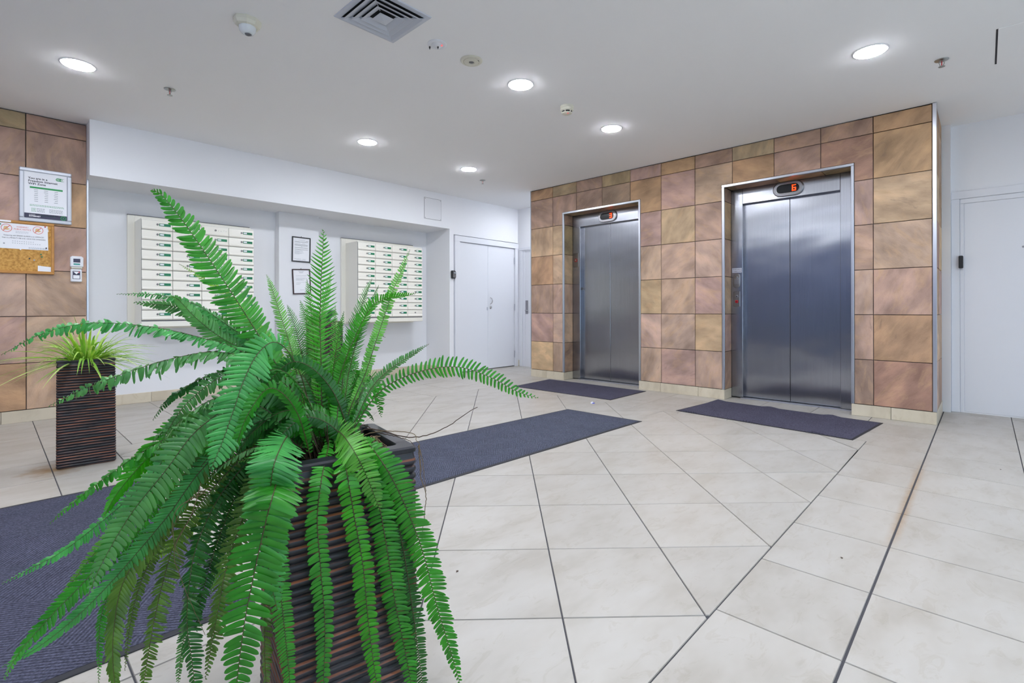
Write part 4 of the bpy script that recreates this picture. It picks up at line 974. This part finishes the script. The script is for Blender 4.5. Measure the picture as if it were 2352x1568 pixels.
wp = empty('crumpled_wrapper', (4.292, 2.939, .0), label='tiny white and blue wrapper on the tiles before the first lift', cat='wrapper')
MB().add([(4.275, 2.93, .0005), (4.308, 2.925, .001), (4.312, 2.95, .001), (4.28, 2.957, .001), (4.29, 2.94, .022), (4.303, 2.943, .012)], [(0, 1, 4), (1, 5, 4), (1, 2, 5), (2, 3, 4), (2, 4, 5), (3, 0, 4), (0, 3, 2, 1)]).build('wrapper_foil', M['wrap'], wp)
MB().add([(4.270, 2.925, .0006), (4.300, 2.910, .0012), (4.306, 2.927, .008), (4.28, 2.935, .006)], [(0, 1, 2), (0, 2, 3), (0, 3, 1), (1, 3, 2)]).build('wrapper_flap', M['wrapblue'], wp)
for i, (u, v, l) in enumerate(((1932, 1281, 'brown leaf scrap on the border tiles near the wide joint'), (1049, 1312, 'dark leaf scrap on the tiles beside the fern pot'), (2297, 1078, 'grey leaf scrap on the tiles before the side door'))):
    d = ray(u, v); q = Vector((0, 0, HC)) + d * (HC / -d.z); s = .008
    o = MB().add([(q.x - s, q.y - s * .4, .0006), (q.x + s * .2, q.y - s * .6, .002), (q.x + s, q.y + s * .3, .0008), (q.x - s * .1, q.y + s * .5, .003), (q.x, q.y, -.0001)], [(0, 1, 3), (1, 2, 3), (0, 4, 1), (1, 4, 2), (2, 4, 3), (3, 4, 0)]).build('leaf_scrap', M['droot']); tag(o, l, 'leaf scrap', 'leaf scraps on the tiles')

# ------------------------------------------------------------------ plants
PITCH = .0165


def sq_ring(c, half, rot, rad, n=5):
    pts = []
    for k, (sx, sy) in enumerate(((1, 1), (-1, 1), (-1, -1), (1, -1))):
        for i in range(n):
            a = k * math.pi / 2 + (math.pi / 2) * i / (n - 1)
            x, y = sx * (half - rad) + rad * math.cos(a), sy * (half - rad) + rad * math.sin(a)
            pts.append((c[0] + x * math.cos(rot) - y * math.sin(rot), c[1] + x * math.sin(rot) + y * math.cos(rot)))
    return pts


def planter(root, c, half, height, rot, taper=.985, thick=.036, depth=.05):
    mb = MB(); rings = []
    nr = int((height - .02) / PITCH); zs = []
    zs.append((0, -.010)); zs.append((.004, -.004))
    for k in range(nr):
        for j in range(6):
            fr = j / 6; zs.append((.006 + (k + fr) * PITCH, .0048 * math.sin(math.pi * fr) ** .8 - .0048))
    zs += [(height - .0145, -.0045), (height - .0125, -.0005), (height - .004, .0), (height, -.003)]
    for z, d in zs:
        h_ = half * (taper + (1 - taper) * (1 - z / height)) + d
        rings.append([(p[0], p[1], z) for p in sq_ring(c, h_, rot, .011)])
    hi = half * taper
    for h_, z in ((hi - thick + .003, height), (hi - thick, height - .004), (hi - thick - .004, height - depth - .03)):
        rings.append([(p[0], p[1], z) for p in sq_ring(c, h_, rot, .012)])
    n = 20; mb.v = [Vector(v) for r in rings for v in r]
    for k in range(len(rings) - 1):
        for i in range(n): mb.f.append((k * n + i, k * n + (i + 1) % n, (k + 1) * n + (i + 1) % n, (k + 1) * n + i))
    mb.f.append(tuple(range(n))[::-1])
    pot = mb.build('pot', M['pot'], root, smooth=True, fix=False, auto=38)
    sm_ = MB(); g = 14; hs = hi - thick - .002
    for i in range(g + 1):
        for j in range(g + 1):
            x, y = (2 * i / g - 1) * hs, (2 * j / g - 1) * hs
            sm_.v.append(Vector((c[0] + x * math.cos(rot) - y * math.sin(rot), c[1] + x * math.sin(rot) + y * math.cos(rot), height - depth + R.uniform(-.006, .008) + .02 * max(0, 1 - math.hypot(x, y) / hs))))
    for i in range(g):
        for j in range(g): sm_.f.append((i * (g + 1) + j, (i + 1) * (g + 1) + j, (i + 1) * (g + 1) + j + 1, i * (g + 1) + j + 1))
    sm_.build('soil', M['soil'], root, smooth=True, fix=False)
    return pot


def spline(pts, n):
    pts = [Vector(p) for p in pts]; P = [pts[0] * 2 - pts[1]] + pts + [pts[-1] * 2 - pts[-2]]; out = []
    m = (len(pts) - 1)
    for s in range(m):
        for k in range(24):
            t_ = k / 24; p0, p1, p2, p3 = P[s:s + 4]
            out.append(.5 * ((2 * p1) + (p2 - p0) * t_ + (2 * p0 - 5 * p1 + 4 * p2 - p3) * t_ ** 2 + (3 * p1 - p0 - 3 * p2 + p3) * t_ ** 3))
    out.append(pts[-1])
    cum = [0]
    for a, b in zip(out, out[1:]): cum.append(cum[-1] + (b - a).length)
    res = []; j = 0
    for k in range(n):
        d = cum[-1] * k / (n - 1)
        while j < len(cum) - 2 and cum[j + 1] < d: j += 1
        f = (d - cum[j]) / max(1e-9, cum[j + 1] - cum[j]); res.append(out[j].lerp(out[j + 1], min(1, f)))
    return res, cum[-1]


# a leaflet of unit length along x, unit width along y, midline crease
LST = [(0, .30, -.30), (.05, .52, -.34), (.14, .54, -.44), (.35, .49, -.47), (.58, .44, -.45), (.80, .40, -.40), (.93, .27, -.25), (1.0, .06, -.06)]


def leaflet_pts(curve, droop, fold, tip=1.0):
    v = []
    for x, hi_, lo_ in LST:
        b = curve * x * x; d = -droop * x * x
        k = 1 - (1 - tip) * x
        v += [(x, lo_ * k + b, d - fold * abs(lo_)), (x, b, d), (x, hi_ * k + b, d - fold * abs(hi_))]
    return v


LF = []
for k in range(len(LST) - 1):
    for i in range(2): LF.append((k * 3 + i, (k + 1) * 3 + i, (k + 1) * 3 + i + 1, k * 3 + i + 1))
LEAF_ME = []
for cv, dr, fo in ((.35, .10, .10), (.25, .18, .06), (.45, .05, .14)):
    # curve is in width units, droop in length units
    LEAF_ME.append(MB().add([(x, y, z) for x, y, z in leaflet_pts(cv, dr, fo)], LF).mesh('leaflet', smooth=True, fix=False))
    LEAF_ME[-1].materials.append(M['leaf'])
N_SEP = [0]


def frond(root, pts3, hw, pitch, roll, col, curl=0.0, stipe=.12, sep=False, fullness=1.0, ang0=82, slender=.92, stem='rachis', tipw=1.0, droop=.15, view=None, name='frond', gap=0.0, grow=.16):
    """one fern frond: a tapering midrib and two ranks of leaflets"""
    P, Ln = spline(pts3, 60)
    n = max(8, int(Ln * (1 - stipe) / pitch)); mb = MB()
    fr = None
    col = (col[0], col[1], col[2], 1)
    if sep:
        fr = empty(name, OFF[root.name]); fr.parent = root; fr.location = (0, 0, 0)
    sides = []
    for i in range(60):
        tn = (P[min(59, i + 2)] - P[max(0, i - 1)]).normalized(); vd = (P[i] - Vector((0, 0, HC))).normalized() if view is None else Vector(view)
        sd0 = tn.cross(vd)
        if sides and sd0.dot(sides[-1]) < 0: sd0 = -sd0
        sides.append(sd0)
    sides = [sum((sides[min(59, max(0, i + j))] for j in range(-9, 10)), Vector()) for i in range(60)]
    for k in range(n):
        s = stipe + (1 - stipe) * (k + .5) / n; x = s * 59; i = min(58, int(x)); p = P[i].lerp(P[i + 1], x - i)
        tn = (P[min(59, i + 2)] - P[max(0, i - 1)]).normalized()
        vd = (p - Vector((0, 0, HC))).normalized() if view is None else Vector(view)
        side = sides[i] - tn * sides[i].dot(tn)
        if side.length < 1e-4: side = tn.cross(Vector((.3, .2, .93)))
        side.normalize(); side = Matrix.Rotation(roll + curl * .5 * math.sin(s * 9 + roll * 3), 3, tn) @ side
        q = (s - stipe) / (1 - stipe)
        env = min(1, .35 + q / grow * .65) * (1 - max(0, (q - .5) / .5) ** 2.3 * .92)
        for sg in (1, -1):
            if gap and R.random() < gap: continue
            a = math.radians(ang0 - 22 * q + R.uniform(-6, 6) * (1 + curl))
            d = side * sg * math.sin(a) + tn * math.cos(a)
            nrm = (side * sg).cross(tn) * sg
            nrm = (nrm if nrm.dot(-vd) > 0 else -nrm).normalized()
            tw = R.uniform(-.12, .12) + curl * R.uniform(-1.1, 1.1)
            ydir = nrm.cross(d)
            ydir = ydir if ydir.dot(tn) > 0 else -ydir
            rt = Matrix.Rotation(tw, 3, d); nz, yd = rt @ nrm, rt @ ydir
            dn = (d - nrm * R.uniform(.0, .25) * (1 + 2 * curl)).normalized()
            L_ = hw * env * R.uniform(.90, 1.08); W2 = min(pitch * slender, L_ * .6) * (1 - .25 * max(0, q - .6)) * fullness
            base = p + tn * (pitch * (.25 if sg > 0 else -.25))
            if sep and N_SEP[0] < 300:
                o = link('leaflet', LEAF_ME[R.randrange(3)], None, fr); N_SEP[0] += 1
                xa = dn * L_; ya = (yd - dn * yd.dot(dn)).normalized() * W2; za = xa.cross(ya).normalized() * L_
                if za.dot(nz) < 0: za = -za
                o.matrix_local = Matrix(((xa.x, ya.x, za.x, base.x - OFF[root.name].x), (xa.y, ya.y, za.y, base.y - OFF[root.name].y), (xa.z, ya.z, za.z, base.z - OFF[root.name].z), (0, 0, 0, 1)))
                kk = R.uniform(.85, 1.15); o.color = (col[0] * kk, col[1] * kk, col[2] * kk, 1)
                continue
            lp = leaflet_pts(R.uniform(.15, .5), (droop + .6 * curl * R.random()) * R.uniform(.3, 1.4), R.uniform(.04, .14), tipw)
            mb.add([base + dn * (lx * L_) + yd * (ly * W2) + nz * (lz * L_ if i_ % 3 == 1 else lz * L_) for i_, (lx, ly, lz) in enumerate(lp)], LF)
    if mb.v:
        me = mb.mesh(name, OFF[root.name], True, False)
        if fr is None: fr = link(name, me, M['leaf'], root); fr.color = col
        else:
            o = link('leaflet_row', me, M['leaf'], fr); o.color = col
    r0 = max(.0011, hw * .028)
    MB().tube(P, lambda t_: r0 * (1.15 - .85 * t_), 5).build('midrib', M[stem], fr, smooth=True)
    return fr


def trace(pts, d0, d1, mid=None):
    """pixels read off the picture -> 3D with distances running from the crown (d0) to the tip (d1)"""
    n = len(pts) - 1; out = []
    for i, (u, v) in enumerate(pts):
        t_ = i / n; d = d0 + (d1 - d0) * t_
        if mid is not None: d = d0 * (1 - t_) ** 2 + 2 * (mid) * t_ * (1 - t_) + d1 * t_ * t_
        out.append(at(u, v, d))
    return out


GREENS = dict(m='369028', l='62ac44', b='48a052', d='286a26', y='84b842', g='559452', o='52782a', v='3a9c1c')

fern = empty('potted_fern', (.559, 1.098, 0), label='large lush green fern in a dark ribbed planter in the foreground', cat='potted plant')
CPOT, ROT = (.559, 1.098), math.radians(-11)
planter(fern, CPOT, .1425, .66, ROT)
CROWN = Vector((.545, 1.095, .615))


def face_d(u):
    return 1 / (1 / .963 + (u - 649) / 312 * (1 / 1.128 - 1 / .963))


def F(pts, d1, hw, col, roll=0., mid=None, d0=None, front=None, **kw):
    """a traced frond rooted in the crown"""
    st = CROWN + Vector((R.uniform(-.045, .045), R.uniform(-.045, .045), R.uniform(-.01, .015)))
    if front is not None:       # comes over the rim, then hangs clear of the pot's face
        dl = [min(1.14 - .04 * i, 1.16) if i < 2 else face_d(min(u, 985)) - front for i, (u, v) in enumerate(pts)]
        q = [at(u, v, d) for (u, v), d in zip(pts, dl)]
        st = st.lerp(q[0], .35) + Vector((0, 0, .02))
    else: q = trace(pts, 1.16 if d0 is None else d0, d1, mid)
    h = hw * ((1.16 + d1) / 2 if front is None else d1) / F_PX
    pit = kw.pop('pitch', max(.0056, min(.0105, h * .215)))
    c = lin(GREENS[col]); k = R.uniform(.88, 1.12)
    return frond(fern, [st] + q, h, pit, math.radians(roll), (c[0] * k, c[1] * k, c[2] * k), **kw)


# broad hanging fronds in front of the pot (their leaflets stand apart in the picture)
F([(752, 978), (782, 994), (812, 1035), (838, 1085), (858, 1135), (872, 1172)], 1.00, 41, 'l', 5, front=.055, sep=True, stipe=.10, ang0=86, pitch=.0075)  # lighter green carries the front light falling on this frond
F([(768, 985), (812, 1008), (846, 1075), (868, 1150), (888, 1260), (906, 1380), (932, 1510), (955, 1640)], 1.02, 34, 'm', 8, front=.035, sep=True, stipe=.22, pitch=.0082)
F([(762, 975), (780, 1005), (796, 1085), (812, 1180), (833, 1300), (845, 1430), (862, 1560), (875, 1650)], .99, 29, 'v', -8, front=.04, sep=True, stipe=.12, pitch=.0092)
F([(775, 978), (830, 1005), (880, 1065), (925, 1150), (968, 1260), (1002, 1390), (1032, 1490), (1058, 1580)], 1.06, 39, 'm', 10, front=.045, sep=True, stipe=.17, ang0=75, pitch=.0088)
F([(750, 985), (754, 1020), (738, 1100), (728, 1190), (735, 1300), (745, 1430), (742, 1560), (738, 1680)], .95, 28, 'm', -12, front=.03, sep=True, stipe=.10, pitch=.0094)
# two very broad fronds at the pot's left corner
F([(705, 975), (668, 990), (634, 1050), (620, 1120), (614, 1190), (612, 1270), (622, 1340), (636, 1400)], .88, 60, 'b', 8, front=.075, stipe=.2, pitch=.0094)
F([(700, 985), (660, 1030), (628, 1130), (602, 1230), (582, 1320), (562, 1420), (548, 1520), (535, 1640)], .84, 66, 'm', 4, front=.10, stipe=.24, pitch=.0112, slender=.98)
F([(705, 985), (690, 1030), (650, 1130), (636, 1230), (642, 1340), (652, 1440), (664, 1560), (668, 1640)], .93, 27, 'm', -10, front=.03, stipe=.30)
F([(775, 985), (835, 1015), (885, 1090), (905, 1160), (925, 1260), (945, 1390), (965, 1540), (978, 1640)], 1.075, 30, 'd', -15, front=.015, stipe=.25)
F([(690, 985), (610, 1060), (560, 1180), (520, 1300), (500, 1400), (470, 1560)], .92, 34, 'o', 20, mid=1.0, curl=.3)
F([(700, 1000), (640, 1120), (615, 1300), (606, 1450), (612, 1620)], .97, 22, 'o', 30, curl=.5)
# rising fronds
F([(705, 950), (640, 845), (560, 715), (478, 590), (415, 500), (372, 448), (350, 436)], 1.02, 47, 'm', 12, grow=.5, mid=1.10, stipe=.16)
F([(742, 950), (738, 850), (735, 740), (738, 640), (742, 570), (743, 528)], 1.20, 44, 'v', -6, grow=.5, ang0=74, slender=.66, tipw=.35, droop=.05, stipe=.12, pitch=.0098)
F([(800, 950), (838, 860), (868, 770), (902, 670), (925, 615), (942, 573)], 1.24, 16, 'l', 25, grow=.4, ang0=98, stipe=.18, gap=.08)
F([(775, 955), (790, 850), (812, 760), (838, 680), (855, 640)], 1.25, 25, 'g', 40, grow=.5, ang0=66, slender=.7, tipw=.5, stipe=.15)
F([(780, 955), (802, 850), (826, 765), (850, 700), (870, 655)], 1.22, 22, 'g', -38, grow=.5, ang0=64, slender=.7, tipw=.5, stipe=.15)
F([(760, 960), (785, 850), (815, 775), (848, 712), (880, 688), (955, 674)], 1.20, 25, 'v', 45, grow=.5, stipe=.14, slender=.9)
F([(812, 985), (846, 930), (895, 882), (975, 850), (1055, 843), (1130, 868), (1185, 898), (1236, 914)], 1.22, 27, 'm', 0, stipe=.18, ang0=86, slender=.62, pitch=.0098, grow=.5)
F([(810, 975), (850, 895), (895, 848), (945, 815), (985, 790)], 1.25, 15, 'g', 35, grow=.5, stipe=.2)
F([(790, 960), (830, 900), (845, 830), (862, 770), (885, 775)], 1.22, 16, 'g', 50, grow=.5, stipe=.2, gap=.1)
F([(700, 930), (668, 800), (640, 710), (622, 655), (612, 630)], 1.24, 22, 'l', -10, grow=.4, ang0=72, slender=.8, tipw=.6, stipe=.14)
F([(735, 950), (728, 820), (740, 720), (755, 650), (762, 622)], 1.28, 22, 'l', 20, grow=.5, ang0=68, slender=.7, tipw=.5, stipe=.14)
F([(690, 920), (630, 790), (575, 735), (520, 675), (470, 640), (412, 606)], 1.16, 16, 'y', 35, stipe=.16, gap=.05)
F([(670, 900), (590, 800), (520, 745), (440, 695), (350, 676), (268, 675)], 1.08, 17, 'b', 40, slender=1.4, curl=.45, stipe=.16)
F([(665, 905), (580, 800), (500, 745), (420, 708), (350, 698), (308, 694)], 1.10, 34, 'g', 10, stipe=.16, ang0=70, slender=.9)
F([(650, 900), (570, 815), (500, 770), (450, 730), (412, 690), (395, 680)], 1.04, 36, 'g', -14, stipe=.14, ang0=70, slender=.9)
F([(660, 905), (560, 810), (450, 772), (330, 748), (205, 742), (100, 765), (2, 815)], .96, 25, 'b', 50, curl=.75, stipe=.14, mid=1.02, gap=.05, slender=1.5)
F([(665, 915), (590, 835), (500, 808), (400, 822), (300, 852), (200, 890), (112, 932)], .98, 30, 'g', 50, curl=.8, stipe=.14, mid=1.03, gap=.05, slender=1.5)
F([(670, 930), (560, 850), (480, 862), (410, 900), (375, 930), (350, 965)], 1.06, 20, 'd', 45, slender=1.4, curl=.6, stipe=.16)
# front-facing broad frond arching over the crown
F([(715, 940), (690, 860), (660, 805), (628, 785), (592, 812), (562, 868), (535, 945), (512, 1010), (485, 1075)], .93, 50, 'b', 6, mid=1.02, stipe=.50, pitch=.0088, grow=.3)
F([(690, 940), (640, 900), (570, 905), (500, 950), (440, 1000), (380, 1080), (300, 1180), (235, 1290), (200, 1370)], .88, 46, 'g', 4, mid=.98, stipe=.14, pitch=.0095)
# left, hanging
F([(670, 950), (560, 945), (440, 990), (310, 1130), (165, 1250), (80, 1300), (3, 1340)], .92, 24, 'b', 28, slender=1.3, curl=.35, stipe=.16, mid=1.0)
F([(665, 940), (540, 945), (430, 985), (330, 1035), (230, 1105), (160, 1160), (113, 1202)], .97, 23, 'm', 45, slender=1.4, curl=.6, stipe=.16)
F([(670, 955), (560, 960), (420, 1050), (320, 1170), (215, 1310), (120, 1410), (45, 1495), (8, 1560)], .86, 36, 'm', 10, mid=.98, stipe=.18, ang0=70)
F([(675, 960), (590, 970), (470, 1070), (380, 1190), (260, 1330), (170, 1420), (80, 1490), (4, 1530)], .88, 30, 'b', -8, mid=.98, stipe=.18, ang0=66)
F([(670, 955), (570, 960), (470, 1060), (360, 1220), (285, 1330), (262, 1430), (258, 1520), (270, 1640)], .90, 36, 'o', 12, mid=.98, stipe=.2, curl=.1, ang0=62)
F([(670, 965), (590, 1020), (480, 1130), (405, 1240), (375, 1330), (352, 1430), (330, 1560), (320, 1640)], .93, 30, 'o', 20, mid=1.0, stipe=.18, curl=.35)
F([(675, 970), (600, 1030), (510, 1130), (455, 1240), (435, 1330), (428, 1430), (440, 1520), (452, 1640)], .95, 34, 'd', 25, mid=1.0, stipe=.18, curl=.5)
F([(680, 975), (600, 1040), (545, 1130), (500, 1240), (470, 1340), (455, 1400), (450, 1450)], 1.0, 26, 'd', 15, stipe=.2, curl=.4)
F([(690, 960), (560, 1010), (460, 1030), (400, 1045), (370, 1060)], .96, 22, 'v', 20, stipe=.14)
F([(670, 950), (500, 960), (400, 990), (330, 1060), (270, 1130), (235, 1190)], 1.0, 40, 'v', -6, stipe=.2, ang0=62)
F([(690, 970), (560, 1080), (470, 1180), (380, 1260), (310, 1310), (280, 1335)], 1.08, 18, 'y', 10, stipe=.3)
F([(690, 975), (600, 1080), (530, 1200), (500, 1290), (480, 1370)], 1.06, 24, 'l', 0, stipe=.2)
F([(680, 960), (540, 1000), (420, 1080), (330, 1200), (290, 1270), (262, 1340), (230, 1420), (225, 1568)], .98, 22, 'm', 30, stipe=.2, curl=.2)
F([(760, 1005), (700, 1015), (640, 1035), (600, 1048), (540, 1060)], 1.02, 16, 'l', 20, stipe=.1)
for bu, tu, tv, hw_, cc in ((735, 690, 690, 26, 'v'), (745, 715, 720, 24, 'm'), (755, 790, 715, 18, 'v'), (720, 640, 745, 26, 'g'), (700, 600, 790, 24, 'd'), (730, 705, 640, 20, 'l'), (785, 850, 830, 14, 'm'),
                            (770, 770, 700, 16, 'l'), (715, 660, 700, 24, 'm'), (700, 560, 760, 22, 'l'), (690, 520, 830, 24, 'g')):
    F([(bu, 960), (bu + (tu - bu) * .25, 960 + (tv - 960) * .4), (bu + (tu - bu) * .6, 960 + (tv - 960) * .75), (tu, tv)], R.uniform(1.16, 1.32), hw_, cc, R.uniform(-40, 40), ang0=70, slender=.66, tipw=.45, stipe=.30, droop=.05, grow=.5)
for pts, hw_, cc in (([(640, 960), (500, 1040), (400, 1180), (330, 1320), (300, 1420), (285, 1540)], 18, 'o'), ([(650, 970), (540, 1080), (470, 1230), (440, 1380), (415, 1500), (405, 1600)], 20, 'g'), ([(660, 980), (580, 1100), (530, 1250), (500, 1380), (480, 1500)], 22, 'm'),
                     ([(640, 950), (480, 1000), (360, 1110), (250, 1230), (170, 1330), (95, 1440)], 18, 'l'), ([(650, 955), (520, 960), (430, 960), (380, 985), (350, 1015)], 24, 'd'), ([(655, 965), (560, 1030), (480, 1090), (420, 1130), (380, 1190), (350, 1260)], 24, 'd'), ([(660, 970), (590, 1040), (530, 1120), (490, 1190)], 30, 'd')):
    F(pts, R.uniform(.96, 1.08), hw_, cc, R.uniform(-25, 35), curl=.3, stipe=.18)
# fill of the crown
for k in range(40):
    a = R.uniform(math.radians(35), math.radians(185))
    el = R.uniform(.05, .42); ln = R.uniform(.15, .29)
    d = Vector((math.cos(a), math.sin(a), 0)); st = CROWN + Vector((R.uniform(-.06, .06), R.uniform(-.06, .06), 0))
    up_ = R.uniform(.06, .26)
    pts = [st, st + d * ln * .25 + Vector((0, 0, up_ * .7)), st + d * ln * .6 + Vector((0, 0, up_)), st + d * ln * .9 + Vector((0, 0, up_ * .75)), st + d * ln * 1.1 + Vector((0, 0, up_ * .30))]
    c = lin(GREENS[R.choice('mmdddgv')]); h = R.uniform(.018, .028)
    frond(fern, pts, h, max(.0075, h * .28), R.uniform(-.5, .5), c, curl=R.choice((0, .1, .35)), stipe=.12, view=(0, 0, -1) if R.random() < .5 else None)
# dry brown stalks in the heart of the plant
for k in range(34):
    a = R.uniform(math.radians(40), math.radians(250)); b = CROWN + Vector((.07 * math.cos(a) * R.random(), .07 * math.sin(a) * R.random(), -.005)); e_ = b + Vector((.06 * math.cos(a), .06 * math.sin(a), R.uniform(.06, .14)))
    MB().tube([b, b.lerp(e_, .5) + Vector((0, 0, .012)), e_], .0012, 4).build('dry_stalk', M['droot'], fern)
# runners and aerial roots
def runner(pts, ds, r, m):
    q = [at(u, v, d) for (u, v), d in zip(pts, ds)]; P, _ = spline(q, 40)
    P = [p + Vector((R.uniform(-1, 1), R.uniform(-1, 1), R.uniform(-1, 1))) * r * .7 for p in P]
    MB().tube(P, lambda t_: r * (1.1 - .6 * t_), 5).build('runner', M[m], fern, smooth=True)


runner([(790, 1010), (850, 985), (930, 1003), (985, 998), (1035, 975), (1066, 952), (1095, 935)], [1.16, 1.17, 1.18, 1.19, 1.2, 1.21, 1.22], .0016, 'droot')
runner([(800, 1012), (860, 992), (905, 990), (950, 996), (955, 1010), (962, 1020), (964, 1050), (968, 1085)], [1.15, 1.15, 1.15, 1.145, 1.13, 1.118, 1.112, 1.11], .0011, 'root')
runner([(822, 990), (834, 975), (862, 990), (908, 1002), (940, 1012), (950, 1024)], [1.17, 1.18, 1.18, 1.16, 1.14, 1.12], .0013, 'droot')
runner([(960, 1022), (964, 1060), (966, 1095), (978, 1140), (973, 1190), (968, 1240)], [1.118, 1.11, 1.108, 1.108, 1.108, 1.108], .0012, 'root')
runner([(961, 1022), (969, 1052), (972, 1078), (975, 1108), (978, 1128)], [1.118, 1.11, 1.108, 1.107, 1.106], .0010, 'root')
for k in range(7): runner([(856 + k * 3, 1002), (862 + R.uniform(-14, 14), 1010 + R.uniform(-8, 8)), (868 + R.uniform(-20, 20), 1022 + R.uniform(-6, 10)), (872 + R.uniform(-18, 22), 1032 + R.uniform(0, 18))], [1.13, 1.12, 1.11, 1.10], .0009, 'root')
runner([(858, 1004), (880, 1030), (890, 1045), (903, 1054)], [1.12, 1.11, 1.10, 1.09], .0016, 'gstem')
for pts in ([(460, 1110), (440, 1180), (400, 1260), (415, 1330), (470, 1458)], [(470, 1130), (405, 1170), (398, 1240), (420, 1300)], [(480, 1120), (430, 1150), (395, 1215), (400, 1240)]):
    runner(pts, [.98] * len(pts), .0008, 'root')

# ------------------------------------------------------------------ spider plant by the slate pillar
sp = empty('potted_spider_plant', (.432, 4.20, 0), label='spider plant with pale grassy leaves in a ribbed planter by the slate pillar', cat='potted plant')
SPC = (.434, 4.205)
planter(sp, SPC, .1440, .660, math.radians(-5))
for k in range(190):
    a = R.uniform(0, 2 * math.pi); ln = R.uniform(.26, .46) * (1.0 if R.random() < .85 else 1.2); el = R.uniform(.30, 1.48)
    d = Vector((math.cos(a), math.sin(a), 0)); st = Vector((SPC[0], SPC[1], .615)) + d * R.uniform(0, .06)
    sag = R.uniform(.55, 1.45)
    pts = []
    for i in range(9):
        s = i / 8; pts.append(st + d * ln * math.cos(el) * s * (1.0 + .15 * s) + Vector((0, 0, ln * (math.sin(el) * s - sag * .52 * s * s))))
    wv = R.uniform(.005, .0095); vs_ = []; side = d.cross(Vector((0, 0, 1))); tw = R.uniform(-.5, .5)
    for i, p in enumerate(pts):
        s = i / 8; ww = wv * (1 - s ** 2.2) * min(1, .5 + s * 3) + .0002; sd_ = Matrix.Rotation(tw * s, 3, d) @ side
        tn = (pts[min(8, i + 1)] - pts[max(0, i - 1)]).normalized(); nn_ = sd_.cross(tn)
        vs_ += [p - sd_ * ww, p - nn_ * ww * .35, p + sd_ * ww]
    fs = [(i * 3 + j, i * 3 + j + 1, i * 3 + 4 + j, i * 3 + 3 + j) for i in range(8) for j in range(2)]
    o = MB().add(vs_, fs).build('leaf_blade', M['blade'], sp, smooth=True, fix=False)
    c = lin(R.choice(('8fc23e', '9ecb4e', '7eb53a', 'b4d86a', '86b94a', 'c3dc86'))); o.color = c

# ------------------------------------------------------------------ planter in front of the pilaster
fp = empty('potted_pilaster_fern', (2.80, 5.78, 0), label='tall dark ribbed planter with a small fern before the pilaster', cat='potted plant')
FPC = (2.80, 5.80)
planter(fp, FPC, .205, .83, math.radians(-24), thick=.04)
for k in range(22):
    a = R.uniform(0, 2 * math.pi); ln = R.uniform(.12, .24); up_ = R.uniform(.06, .20); d = Vector((math.cos(a), math.sin(a), 0)); st = Vector((FPC[0], FPC[1], .785)) + d * .03
    pts = [st, st + d * ln * .3 + Vector((0, 0, up_ * .7)), st + d * ln * .7 + Vector((0, 0, up_)), st + d * ln + Vector((0, 0, up_ * .8))]
    c = lin(R.choice(('5f9a6a', '6fa878', '3f8a4a', '7a9a78'))); h = R.uniform(.02, .032)
    frond(fp, pts, h, h * .35, R.uniform(-.4, .4), c, stipe=.1, stem='gstem', curl=.15)
bpy.context.view_layer.update()
